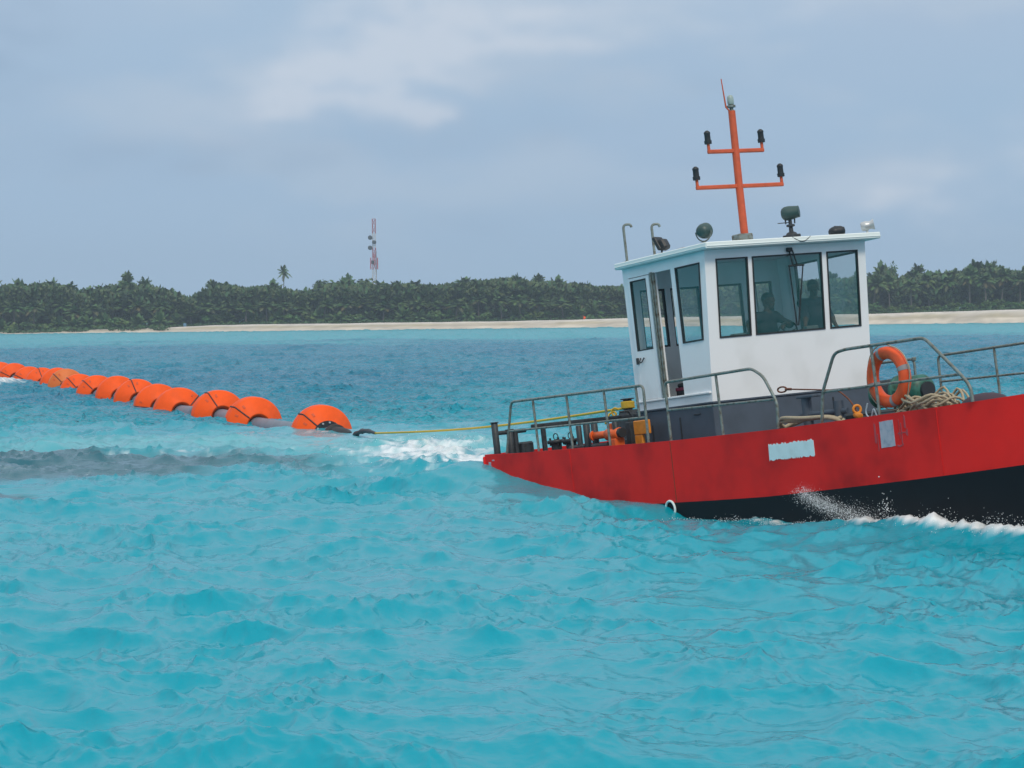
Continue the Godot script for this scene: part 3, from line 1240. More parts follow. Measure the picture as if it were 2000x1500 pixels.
func tower() -> void:
	var d := 620.0
	var x := (734.0 - 1000.0) / 4300.0 * d
	var foot := ground_y(x, d)
	var o := thing("lattice_tower", "red and white lattice telecom tower with dishes rising behind the treeline", "tower", Transform3D(Basis(), Vector3(x, foot, -d)))
	var top := EYE + (618.9 - 428.0) * d / 4300.0 - foot
	var bays := 14
	for k in bays:
		var s := Shape.new()
		var y0 := top * k / bays
		var y1 := top * (k + 1) / bays
		var w0 := lerpf(1.5, 0.62, clampf(y0 / (top * 0.5), 0.0, 1.0))
		var w1 := lerpf(1.5, 0.62, clampf(y1 / (top * 0.5), 0.0, 1.0))
		var leg := 0.085
		for q in 4:
			var a := PI / 4 + q * PI / 2
			var b := a + PI / 2
			var p0 := Vector3(cos(a) * w0, y0, sin(a) * w0)
			var p1 := Vector3(cos(a) * w1, y1, sin(a) * w1)
			var q0 := Vector3(cos(b) * w0, y0, sin(b) * w0)
			var q1 := Vector3(cos(b) * w1, y1, sin(b) * w1)
			s.tube([p0, p1], leg, 5)
			s.tube([p0, q1], leg * 0.55, 4)
			s.tube([q0, p1], leg * 0.55, 4)
			s.tube([p1, q1], leg * 0.6, 4)
		var up := (k + 0.5) / bays
		var red := up > 0.83 or (up > 0.5 and up < 0.68) or up < 0.35
		part("lattice_bay", s, M.tower_red if red else M.tower_white, o)
	var mast := Shape.new()
	mast.tube([Vector3(0.55, 0, 0.3), Vector3(0.55, top * 0.68, 0.3)], 0.12, 6)
	part("cable_ladder", mast, M.tower_grey, o)
	for q in [[-1.0, 0.815, 0.62], [-1.05, 0.715, 0.62], [0.1, 0.77, 0.55]]:
		var s := Shape.new()
		var at := Vector3(q[0], top * q[1], 0.9)
		s.lathe(at, Vector3(-0.25, 0, 1), [Vector2(-0.45, 0), Vector2(-0.45, q[2] * 0.9), Vector2(-0.1, q[2]), Vector2(0.25, q[2]), Vector2(0.3, 0.0)], 14)
		s.tube([at - Vector3(0, 0, 0.3), Vector3(at.x * 0.4, at.y, 0.3)], 0.07, 5)
		part("dish", s, M.tower_grey, o)
	for q in [[-0.95, 0.56], [0.95, 0.56], [0.0, 0.60]]:
		var s := Shape.new()
		s.box(Vector3(q[0], top * q[1], 0.75), Vector3(0.32, top * 0.115, 0.2), 0.04)
		s.tube([Vector3(q[0], top * q[1], 0.7), Vector3(q[0] * 0.5, top * q[1], 0.3)], 0.06, 4)
		part("antenna_panel", s, M.tower_red, o)
	var f := Shape.new()
	f.box(Vector3(-0.35, top * 0.575, 0.9), Vector3(0.8, 0.9, 0.4), 0.05)
	part("equipment_box", f, M.tower_grey, o)


# ---------------------------------------------------------------- the floating pipeline
# centre of each float, and the angle of the seam between its two halves
const FLOATS := [[-4.76, -0.16, -54.90, 134.0], [-6.93, -0.08, -58.90, 138.0], [-8.39, -0.02, -62.90, 116.0], [-10.13, -0.06, -66.90, 42.0], [-11.41, -0.06, -70.90, 174.0], [-12.77, 0.0, -74.90, 106.0], [-14.14, 0.01, -78.90, 12.0], [-15.63, -0.06, -82.90, 132.0], [-17.08, -0.10, -86.90, 127.0], [-18.39, 0.02, -90.90, 133.0], [-19.57, -0.02, -94.90, 60.0], [-21.11, -0.09, -98.90, 104.0], [-22.55, -0.12, -102.90, 150.0], [-24.15, -0.03, -106.90, 152.0], [-25.78, -0.04, -110.90, 120.0]]
const FLOAT_LABELS := [
	"orange pipe float nearest the tow rope, with a black flange showing in its hole", "second orange pipe float from the tow rope, with grey pipe in front of it", "third orange pipe float from the tow rope, seam leaning to upper left",
	"fourth orange pipe float from the tow rope, its dark seam on the right side", "fifth orange pipe float from the tow rope, no seam in sight", "sixth orange pipe float from the tow rope, its seam nearly upright",
	"seventh orange pipe float from the tow rope, no seam in sight", "eighth orange pipe float from the tow rope, partly behind the seventh", "ninth orange pipe float from the tow rope, standing forward of the yellowish one",
	"faded yellowish orange pipe float, tenth from the tow rope", "eleventh orange pipe float, mostly hidden behind the yellowish one", "twelfth orange pipe float from the tow rope, white splash at its foot",
	"thirteenth orange pipe float from the tow rope, low in the water at the left", "fourteenth orange pipe float, last but one at the left end of the row", "orange pipe float cut by the left edge, last of the row"]


func float_at(k: int) -> Vector3:
	return Vector3(FLOATS[k][0], FLOATS[k][1], FLOATS[k][2])


func pipeline() -> void:
	var profile := [Vector2(-0.358, 0.27), Vector2(-0.435, 0.40), Vector2(-0.435, 0.54), Vector2(-0.282, 0.72), Vector2(-0.218, 0.772), Vector2(-0.179, 0.78), Vector2(-0.070, 0.78), Vector2(-0.064, 0.760), Vector2(-0.032, 0.760), Vector2(-0.026, 0.78), Vector2(0.051, 0.78), Vector2(0.058, 0.763), Vector2(0.077, 0.763), Vector2(0.083, 0.78), Vector2(0.115, 0.778), Vector2(0.147, 0.768), Vector2(0.179, 0.74), Vector2(0.352, 0.46), Vector2(0.365, 0.445), Vector2(0.422, 0.36), Vector2(0.426, 0.345), Vector2(0.416, 0.33), Vector2(0.307, 0.262), Vector2(-0.128, 0.262)]
	var first: Node3D
	for k in FLOATS.size():
		var o: Node3D
		if k == 0:
			o = thing("pipe_float", FLOAT_LABELS[0], "float", Transform3D(), "orange floats along the pipeline")
			for half in 2:
				var s := Shape.new()
				s.lathe(Vector3.ZERO, Vector3.BACK, profile, 40, PI * half + 0.016, PI - 0.032)
				var shell := part("half_shell", s, M.float, o)
				for e in [0.24, PI - 0.24]:
					var a: float = (e + PI * half)
					var q := Vector3(-cos(a), sin(a), 0)
					var b := Shape.new()
					var slope := Vector3(q.x * 0.81, q.y * 0.81, 0.58)
					var face_n := Vector3(q.x * 0.58, q.y * 0.58, 0.81).normalized()
					var turn := Basis(slope.normalized(), face_n.cross(slope).normalized(), face_n)
					turn.x = slope.cross(face_n).normalized()
					turn.y = Vector3(q.x * 0.81, q.y * 0.81, -0.58).normalized()
					turn.z = face_n
					turn.x = turn.y.cross(turn.z)
					b.box(q * 0.635 + Vector3(0, 0, 0.247), Vector3(0.06, 0.10, 0.014), 0.004, turn)
					part("bolt_pocket", b, M.pocket, shell)
			for sx in [-1.0, 1.0]:
				var st := Shape.new()
				var line := []
				for p in [Vector2(0.43, 0.36), Vector2(0.365, 0.455), Vector2(0.18, 0.745), Vector2(0.115, 0.785), Vector2(-0.18, 0.787), Vector2(-0.25, 0.75), Vector2(-0.43, 0.56)]:
					line.append(Vector3(sx * (p.y + 0.004), 0, p.x * 1.01))
				st.tube(line, 0.017, 5)
				part("strap", st, M.dark, o)
			first = o
		else:
			o = copy(first, FLOAT_LABELS[k])
			if k == 9:
				for c in o.get_children():
					if String(c.name).begins_with("half_shell"):
						(c as MeshInstance3D).material_override = M.float_old
		var ahead: Vector3 = (float_at(maxi(k - 1, 0)) - float_at(mini(k + 1, FLOATS.size() - 1)))
		if k == 0:
			ahead = Vector3(0.46, 0.0, 1.0)
		var z := (ahead + Vector3(rng.randf_range(-0.04, 0.04), rng.randf_range(-0.03, 0.02), 0) * ahead.length()).normalized()
		var x := Vector3.UP.cross(z).normalized()
		o.transform = Transform3D(Basis(x, z.cross(x), z) * Basis(Vector3.BACK, deg_to_rad(FLOATS[k][3])), float_at(k))
	# the pipe that the floats carry
	var p := thing("dredge_pipe", "long grey dredge pipe carried by the orange floats, its black end towards the boat", "pipe", Transform3D(Basis(), Vector3(0, 0, 0)))
	var curve := Curve3D.new()
	var away := (float_at(14) - float_at(13)) * 1.0
	curve.add_point(float_at(14) + away)
	for k in range(14, -1, -1):
		var t := (float_at(maxi(k - 1, 0)) - float_at(mini(k + 1, 14))) * 0.16
		curve.add_point(float_at(k), -t, t)
	var dir := Vector3(0.43, 0.03, 0.9).normalized()
	var tip := float_at(0) + dir * 0.95
	curve.add_point(tip, -dir * 0.3, dir * 0.3)
	var path := []
	var l := curve.get_baked_length()
	for k in 150:
		path.append(curve.sample_baked(l * k / 149.0))
	var s := Shape.new()
	s.tube(path, 0.25, 18)
	part("pipe_string", s, M.pipe, p)
	for k in range(1, 14):
		var m := (float_at(k) + float_at(k + 1)) / 2.0
		var d := (float_at(k) - float_at(k + 1)).normalized()
		var f := Shape.new()
		f.lathe(m - d * 0.09, d, [Vector2(0, 0.24), Vector2(0, 0.31), Vector2(0.07, 0.31), Vector2(0.075, 0.28), Vector2(0.095, 0.28), Vector2(0.1, 0.31), Vector2(0.17, 0.31), Vector2(0.17, 0.24)], 20)
		part("flange", f, M.pipe, p)
	var f := Shape.new()
	var at := float_at(0) + dir * 0.38
	f.lathe(at, dir, [Vector2(0, 0.24), Vector2(0, 0.39), Vector2(0.075, 0.39), Vector2(0.075, 0.24)], 24)
	var ring := part("flange", f, M.dark, p)
	var side := dir.cross(Vector3.UP).normalized()
	var up := side.cross(dir)
	for k in 12:
		var a := TAU * k / 12.0 + 0.1
		var c := at + (side * cos(a) + up * sin(a)) * 0.345 + dir * 0.07
		var b := Shape.new()
		b.cyl(c, c + dir * 0.045, 0.025, 6)
		part("bolt", b, M.silver, ring)
	var e := Shape.new()
	e.lathe(tip - dir * 0.05, dir, [Vector2(0, 0.24), Vector2(0, 0.31), Vector2(0.08, 0.31), Vector2(0.10, 0.25), Vector2(0.42, 0.24), Vector2(0.75, 0.2), Vector2(0.95, 0.13), Vector2(0.98, 0)], 20)
	part("end_cap", e, M.rubber, p)
	var hook := tip + dir * 0.85 - Vector3(0, 0.08, 0)
	var h := Shape.new()
	var away_end := Vector3(-3.16, 0.12, -50.7)
	var line := []
	for k in 14:
		var t := k / 13.0
		line.append(hook.lerp(away_end, t) + Vector3(0, 0.13 * sin(t * PI), 0))
	h.tube(line, [0.09, 0.08, 0.06, 0.05, 0.07, 0.05, 0.05, 0.07, 0.05, 0.05, 0.06, 0.04, 0.04, 0.03], 8)
	part("tow_bridle", h, M.dark, p)


# ---------------------------------------------------------------- the boat
const TOP_LINE := [[-5.0, -0.40], [-4.0, -0.435], [-3.0, -0.447], [-0.2, -0.496], [0.55, -0.503], [3.0, -0.50], [4.0, -0.485], [5.0, -0.465], [6.0, -0.448], [6.8, -0.428], [7.6, -0.40], [10.8, -0.20]]
const PAINT_LINE := [[-5.0, -1.36], [1.4, -1.387], [2.57, -1.384], [4.2, -1.337], [5.7, -1.288], [6.6, -1.252], [7.5, -1.21], [10.8, -0.95]]
const MID := -1.5
const BASE := Vector3(0, -2.9, -1.5)


func half_beam(x: float) -> float:
	return 2.6 * (1.0 - pow(clampf((x - 5.5) / 5.3, 0.0, 1.0), 2.4))


func rod(s: Shape, path: Array, r := 0.021) -> void:
	s.tube(path, r, 8)


func round_path(p: Array, r: float) -> Array:
	var o := [p[0]]
	for k in range(1, p.size() - 1):
		var a: Vector3 = p[k - 1]
		var b: Vector3 = p[k]
		var c: Vector3 = p[k + 1]
		var u := (a - b).normalized() * minf(r, (a - b).length() * 0.45)
		var w := (c - b).normalized() * minf(r, (c - b).length() * 0.45)
		for q in 5:
			var t := q / 4.0
			o.append((b + u) * (1 - t) * (1 - t) + b * 2 * t * (1 - t) + (b + w) * t * t)
	o.append(p[-1])
	return o


func on_front(y: float, z: float, off := 0.0) -> Vector3:
	return Vector3(0.1 * y + off, y, z)


func workboat() -> void:
	var o := thing("workboat", "red and black workboat with white wheelhouse towing the orange pipeline", "boat", boat_frame * Transform3D(Basis(), BASE))
	var sh := -BASE
	hull(o, sh)
	wheelhouse(o, sh)
	roof_gear(o, sh)
	railings(o, sh)
	deck_gear(o, sh)


func hull(o: Node3D, sh: Vector3) -> void:
	var red := Shape.new()
	var black := Shape.new()
	var deck := Shape.new()
	var xs := []
	for k in 41:
		xs.append(-5.0 + 15.8 * k / 40.0)
	for sg in [1.0, -1.0]:
		var rows := [[], [], []]
		var inner := [[], []]
		var cap := [[], []]
		var low := [[], [], [], []]
		for x: float in xs:
			var b: float = half_beam(x) * sg
			var t := table(TOP_LINE, x)
			var p := table(PAINT_LINE, x)
			var bi: float = maxf(absf(b) - 0.05, 0.0) * sg
			rows[0].append(Vector3(x, t, MID + b))
			rows[1].append(Vector3(x, (t + p) / 2.0, MID + b))
			rows[2].append(Vector3(x, p, MID + b))
			inner[0].append(Vector3(x, t, MID + bi))
			inner[1].append(Vector3(x, -0.85, MID + bi))
			cap[0].append(Vector3(x, t, MID + b))
			cap[1].append(Vector3(x, t, MID + bi))
			low[0].append(Vector3(x, p, MID + b))
			low[1].append(Vector3(x, -2.0, MID + b * 0.985))
			low[2].append(Vector3(x, -2.6, MID + b * 0.9))
			low[3].append(Vector3(x, -3.0, MID))
		red.sheet(rows, Vector3(0, 0, sg))
		red.sheet(inner, Vector3(0, 0, -sg))
		red.sheet(cap, Vector3.UP)
		black.sheet([low[0], low[1]], Vector3(0, 0, sg))
		black.sheet([low[1], low[2]], Vector3(0, 0, sg))
		black.sheet([low[2], low[3]], Vector3(0, -1, 0.2 * sg))
	var z0 := MID - 2.6
	var z1 := MID + 2.6
	red.quad(Vector3(-5.0, -0.40, z0), Vector3(-5.0, -0.40, z1), Vector3(-5.0, -1.36, z1), Vector3(-5.0, -1.36, z0), Vector3.LEFT)
	red.quad(Vector3(-4.95, -0.40, z0), Vector3(-4.95, -0.40, z1), Vector3(-4.95, -0.85, z1), Vector3(-4.95, -0.85, z0), Vector3.RIGHT)
	red.quad(Vector3(-5.0, -0.40, z0), Vector3(-5.0, -0.40, z1), Vector3(-4.95, -0.40, z1), Vector3(-4.95, -0.40, z0), Vector3.UP)
	black.quad(Vector3(-5.0, -1.36, z0), Vector3(-5.0, -1.36, z1), Vector3(-5.0, -2.6, z1), Vector3(-5.0, -2.6, z0), Vector3.LEFT)
	for k in xs.size() - 1:
		var a: float = xs[k]
		var b: float = xs[k + 1]
		var ha := maxf(half_beam(a) - 0.05, 0.0)
		var hb := maxf(half_beam(b) - 0.05, 0.0)
		deck.quad(Vector3(a, -0.80, MID - ha), Vector3(b, -0.80, MID - hb), Vector3(b, -0.80, MID + hb), Vector3(a, -0.80, MID + ha), Vector3.UP)
	var h := part("topsides", red, M.red, o, sh, "red painted upper hull with dull scuffs")
	part("lower_hull", black, M.black, o, sh, "black painted lower hull")
	part("deck", deck, M.deck, o, sh)
	# welded plate edges
	for q in [[0.40, 0.009], [-2.35, 0.005], [6.1, 0.004]]:
		var s := Shape.new()
		var hb := half_beam(q[0])
		s.box(Vector3(q[0], (table(TOP_LINE, q[0]) + table(PAINT_LINE, q[0])) / 2.0, MID + hb), Vector3(q[1], absf(table(TOP_LINE, q[0]) - table(PAINT_LINE, q[0])) - 0.02, 0.012), 0.003)
		part("plate_seam", s, M.rust if q[1] > 0.008 else M.red, h)
	var s := Shape.new()
	ragged(s, 2.70, 3.685, -0.695, -0.905, 0.014, 44, -0.012)
	part("white_patch", s, M.patch_white, h, Vector3.ZERO, "pale patch with ragged edges painted over the red")
	s = Shape.new()
	ragged(s, 5.03, 5.30, -0.550, -0.874, 0.004, 6, -0.01)
	part("grey_patch", s, M.patch_grey, h, Vector3.ZERO, "small greyish patch beside the pale smears")
	for q in [[4.92, 4.96, -0.56, -0.80], [4.97, 4.99, -0.70, -0.90], [5.40, 5.41, -0.55, -0.78], [5.50, 5.535, -0.50, -0.66], [5.52, 5.56, -0.68, -0.74], [5.36, 5.52, -0.715, -0.725], [5.33, 5.46, -0.85, -0.865], [5.43, 5.45, -0.60, -0.86]]:
		s = Shape.new()
		ragged(s, q[0], q[1], q[2], q[3], 0.02, 5, 0.0)
		part("paint_smear", s, M.scuff, h)
	s = Shape.new()
	ragged(s, -4.90, -4.82, -0.53, -0.64, 0.012, 4, 0.0)
	ragged(s, -4.78, -4.70, -0.50, -0.515, 0.006, 4, 0.0)
	part("draught_mark", s, M.patch_grey, h)
	s = Shape.new()
	s.torus(Vector3(0.25, -1.47, MID + 2.62), Vector3.BACK, 0.115, 0.017, 24, 8)
	part("hanging_ring", s, M.patch_white, o, sh, "white ring hanging at the waterline")
	# rubbing strip at the stern corner
	s = Shape.new()
	s.box(Vector3(-5.02, -0.86, MID + 2.6), Vector3(0.05, 0.86, 0.05), 0.015)
	part("corner_bar", s, M.red, h)


# a flat patch on the starboard side with uneven upper and lower edges
func ragged(s: Shape, x0: float, x1: float, y0: float, y1: float, uneven: float, steps: int, slope: float) -> void:
	var g := RandomNumberGenerator.new()
	g.seed = int(x0 * 100.0) + 3
	var z := MID + 2.6
	var a := []
	for k in steps + 1:
		var t := k / float(steps)
		var x := lerpf(x0, x1, t)
		a.append([Vector3(x + (0.01 if k == 0 else 0.0), y0 + slope * -t + g.randf_range(-1.0, 1.0) * uneven, z), Vector3(x, y1 + slope * -t + g.randf_range(-1.0, 1.0) * uneven, z)])
	var up := Vector3(0, 0, 0.004)
	for k in steps:
		var p: Array = a[k]
		var q: Array = a[k + 1]
		s.hexa([p[0], q[0], q[1], p[1], p[0] + up, q[0] + up, q[1] + up, p[1] + up])


func pane_in(at: Array, frame: float, parent: Node3D, sh: Vector3, out: Vector3) -> void:
	# at: four corners of the opening, in order round it; frame width inwards
	var s := Shape.new()
	var mid: Vector3 = (at[0] + at[1] + at[2] + at[3]) / 4.0
	var inner := []
	for k in 4:
		var p: Vector3 = at[k]
		var a: Vector3 = ((at[(k + 1) % 4] - p) as Vector3).normalized()
		var b: Vector3 = ((at[(k + 3) % 4] - p) as Vector3).normalized()
		inner.append(p + (a + b) * frame)
	for k in 4:
		var m := (k + 1) % 4
		s.hexa([at[k] - out * 0.03, at[m] - out * 0.03, inner[m] - out * 0.03, inner[k] - out * 0.03, at[k] + out * 0.012, at[m] + out * 0.012, inner[m] + out * 0.010, inner[k] + out * 0.010])
	var w := part("window", s, M.rubber, parent, sh)
	var g := Shape.new()
	var ex := []
	for k in 4:
		ex.append(inner[k] + (inner[k] - mid).normalized() * 0.01 - out * 0.006)
	g.quad(ex[0], ex[1], ex[2], ex[3], out)
	part("pane", g, M.glass, w)


func wheelhouse(o: Node3D, sh: Vector3) -> void:
	var wall := Shape.new()
	var t := 0.05
	var lo := 0.909
	var hi := 2.07
	var top := 2.2
	var front := func(z0: float, z1: float, y0: float, y1: float) -> void:
		wall.hexa([on_front(y0, z0), on_front(y0, z1), on_front(y0, z1, -t), on_front(y0, z0, -t), on_front(y1, z0), on_front(y1, z1), on_front(y1, z1, -t), on_front(y1, z0, -t)])
	# front: below, above, and the uprights between three windows
	front.call(0.0, -3.0, 0.0, lo)
	front.call(0.0, -3.0, hi, top)
	for q in [[0.0, -0.19], [-0.77, -0.85], [-2.15, -2.245], [-2.845, -3.0]]:
		front.call(q[0], q[1], lo, hi)
	# a side: x from aft to the raked corner
	for side in 2:
		var z := 0.0 if side == 0 else -3.0
		var zi := z - t if side == 0 else z + t
		var slab := func(x0: float, x1: float, y0: float, y1: float, lean0 := 0.0, lean1 := 0.0) -> void:
			wall.hexa([Vector3(x0 + lean0 * y0, y0, z), Vector3(x1 + lean1 * y0, y0, z), Vector3(x1 + lean1 * y0, y0, zi), Vector3(x0 + lean0 * y0, y0, zi), Vector3(x0 + lean0 * y1, y1, z), Vector3(x1 + lean1 * y1, y1, z), Vector3(x1 + lean1 * y1, y1, zi), Vector3(x0 + lean0 * y1, y1, zi)])
		if side == 0:
			slab.call(-2.0, -t - 0.002, 0.0, 0.15, 0.0, 0.1)
			slab.call(-0.70, -t - 0.002, 0.15, lo, 0.0, 0.1)
			slab.call(-0.70, -0.575, lo, 2.045)
			slab.call(-0.135, -t - 0.002, lo, 2.045, 0.1, 0.1)
			slab.call(-2.0, -t - 0.002, 2.045, top, 0.0, 0.1)
			slab.call(-2.0, -1.865, 0.15, 2.045)
			slab.call(-1.27, -1.15, 0.15, 2.045)
		else:
			slab.call(-2.0, -t - 0.002, 0.0, lo, 0.0, 0.1)
			slab.call(-2.0, -t - 0.002, hi, top, 0.0, 0.1)
			slab.call(-2.0, -1.55, lo, hi)
			slab.call(-0.92, -0.84, lo, hi)
			slab.call(-0.16, -t - 0.002, lo, hi, 0.1, 0.1)
	# aft wall with four windows
	var aft := func(z0: float, z1: float, y0: float, y1: float) -> void:
		wall.box(Vector3(-1.975, (y0 + y1) / 2.0, (z0 + z1) / 2.0), Vector3(t, y1 - y0, absf(z1 - z0)), 0.002)
	aft.call(-0.052, -2.948, 0.0, 0.95)
	aft.call(-0.052, -2.948, 1.86, top)
	for q in [[-0.052, -0.25], [-0.72, -0.82], [-1.38, -1.66], [-2.20, -2.46], [-2.80, -2.948]]:
		aft.call(q[0], q[1], 0.95, 1.86)
	var w := part("wall", wall, M.white, o, sh, "white painted wheelhouse walls")
	for q in [[-0.19, -0.77], [-0.85, -2.15], [-2.245, -2.845]]:
		pane_in([on_front(lo, q[0]), on_front(lo, q[1]), on_front(hi, q[1]), on_front(hi, q[0])], 0.024, o, sh, Vector3(1, -0.1, 0).normalized())
	pane_in([Vector3(-0.575, lo, 0), Vector3(-0.135 + 0.0909, lo, 0), Vector3(-0.135 + 0.2045, 2.045, 0), Vector3(-0.575, 2.045, 0)], 0.023, o, sh, Vector3.BACK)
	pane_in([Vector3(-1.55, lo, -3.0), Vector3(-0.92, lo, -3.0), Vector3(-0.92, hi, -3.0), Vector3(-1.55, hi, -3.0)], 0.03, o, sh, Vector3.FORWARD)
	pane_in([Vector3(-0.84, lo, -3.0), Vector3(-0.16 + 0.0909, lo, -3.0), Vector3(-0.16 + 0.207, hi, -3.0), Vector3(-0.84, hi, -3.0)], 0.03, o, sh, Vector3.FORWARD)
	for q in [[-0.25, -0.72], [-0.82, -1.38], [-1.66, -2.20], [-2.46, -2.80]]:
		pane_in([Vector3(-2.0, 0.95, q[0]), Vector3(-2.0, 0.95, q[1]), Vector3(-2.0, 1.86, q[1]), Vector3(-2.0, 1.86, q[0])], 0.03, o, sh, Vector3.LEFT)
	# the side door: a leaf with a long window, handle and hinges
	var leaf := Shape.new()
	var d := 0.03
	for q in [[-1.86, -1.79, 0.155, 2.03], [-1.36, -1.275, 0.155, 2.03], [-1.79, -1.36, 0.155, 0.915], [-1.79, -1.36, 1.985, 2.03]]:
		leaf.box(Vector3((q[0] + q[1]) / 2.0, (q[2] + q[3]) / 2.0, -0.005), Vector3(q[1] - q[0], q[3] - q[2], d + 0.02), 0.004)
	var door := part("door", leaf, M.white, o, sh, "white side door with a long window")
	var f := Shape.new()
	for q in [[-1.795, -1.78, 0.91, 1.99], [-1.37, -1.355, 0.91, 1.99]]:
		f.box(Vector3((q[0] + q[1]) / 2.0, 1.45, 0.0), Vector3(0.016, 1.08, 0.05), 0.003)
	for y in [0.918, 1.982]:
		f.box(Vector3(-1.575, y, 0.0), Vector3(0.44, 0.02, 0.046), 0.003)
	part("window_gasket", f, M.rubber, door)
	var g := Shape.new()
	g.quad(Vector3(-1.79, 0.92, 0.002), Vector3(-1.36, 0.92, 0.002), Vector3(-1.36, 1.98, 0.002), Vector3(-1.79, 1.98, 0.002), Vector3.BACK)
	part("pane", g, M.glass, door)
	f = Shape.new()
	f.box(Vector3(-1.80, 0.76, 0.035), Vector3(0.05, 0.10, 0.03), 0.006)
	f.tube(round_path([Vector3(-1.72, 0.80, 0.03), Vector3(-1.70, 0.73, 0.07), Vector3(-1.64, 0.73, 0.07), Vector3(-1.62, 0.80, 0.03)], 0.03), 0.010, 6)
	part("handle", f, M.steel, door)
	f = Shape.new()
	f.box(Vector3(-1.21, 1.10, 0.018), Vector3(0.05, 1.92, 0.036), 0.006)
	f.box(Vector3(-1.145, 1.10, 0.010), Vector3(0.028, 1.90, 0.04), 0.004)
	part("door_jamb", f, M.rail, o, sh)
	f = Shape.new()
	f.box(Vector3(-1.0, 0.135, 0.01), Vector3(1.98, 0.03, 0.05), 0.006)
	part("sill", f, M.white, o, sh)
	# seams that catch dirt at the foot of the white walls
	f = Shape.new()
	f.box(Vector3(0.012, -0.014, -1.5), Vector3(0.05, 0.026, 3.06), 0.004)
	f.box(Vector3(-1.0, -0.014, 0.012), Vector3(2.02, 0.026, 0.05), 0.004)
	part("foot_moulding", f, M.grey, o, sh)
	# the casing underneath
	var c := Shape.new()
	c.box(Vector3(-0.995, -0.414, -1.5), Vector3(2.03, 0.772, 3.03), 0.012)
	var casing := part("engine_casing", c, M.grey, o, sh, "blue grey casing under the wheelhouse")
	f = Shape.new()
	for q in [[-0.86, 0.55], [-1.62, 0.42]]:
		f.box(Vector3(q[0], -0.45, 0.018), Vector3(0.022, q[1], 0.02), 0.003)
	f.box(Vector3(0.024, -0.42, -2.2), Vector3(0.02, 0.6, 0.022), 0.003)
	f.box(Vector3(-0.4, -0.16, 0.02), Vector3(0.16, 0.014, 0.02), 0.003)
	part("panel_seam", f, M.dark, casing)
	# inside
	f = Shape.new()
	f.box(Vector3(-1.0, -0.02, -1.5), Vector3(1.88, 0.05, 2.86), 0.004)
	part("floor", f, M.console, o, sh)
	f = Shape.new()
	f.hexa([Vector3(-0.42, 0.0, -0.35), Vector3(-0.06, 0.0, -0.35), Vector3(-0.06, 0.0, -2.9), Vector3(-0.42, 0.0, -2.9), Vector3(-0.40, 0.80, -0.35), Vector3(0.0, 0.88, -0.35), Vector3(0.0, 0.88, -2.9), Vector3(-0.40, 0.80, -2.9)])
	f.box(Vector3(-0.12, 0.93, -2.05), Vector3(0.10, 0.12, 0.22), 0.01)
	f.box(Vector3(-0.12, 0.92, -0.72), Vector3(0.12, 0.09, 0.3), 0.01)
	var con := part("console", f, M.console, o, sh)
	f = Shape.new()
	f.torus(Vector3(-0.46, 0.92, -1.85), Vector3(-1.0, 0.35, 0.0), 0.19, 0.014, 24, 6)
	f.tube([Vector3(-0.46, 0.92, -1.85), Vector3(-0.30, 0.82, -1.85)], 0.02, 6)
	for k in 3:
		var a := TAU * k / 3.0 + 0.4
		var ax := Vector3(-1.0, 0.35, 0).normalized()
		var u := ax.cross(Vector3.UP).normalized()
		f.tube([Vector3(-0.46, 0.92, -1.85), Vector3(-0.46, 0.92, -1.85) + (u * cos(a) + u.cross(ax) * sin(a)) * 0.19], 0.010, 5)
	part("steering_wheel", f, M.rubber, con)
	f = Shape.new()
	f.cyl(Vector3(-0.78, 0.0, -1.62), Vector3(-0.78, 0.60, -1.62), 0.05, 10)
	f.box(Vector3(-0.78, 0.63, -1.62), Vector3(0.38, 0.07, 0.40), 0.02)
	f.cyl(Vector3(-0.78, 0.0, -1.62), Vector3(-0.78, 0.03, -1.62), 0.2, 14)
	part("stool", f, M.rubber, o, sh)
	f = Shape.new()
	f.box(Vector3(-0.92, 0.14, -0.42), Vector3(0.5, 0.26, 0.5), 0.02)
	f.box(Vector3(-0.92, 0.305, -0.42), Vector3(0.46, 0.07, 0.46), 0.025)
	part("locker", f, M.dark, o, sh)
	f = Shape.new()
	f.box(Vector3(-0.92, 0.25, -0.165), Vector3(0.46, 0.05, 0.02), 0.006)
	part("cushion_edge", f, M.seat_red, o, sh)


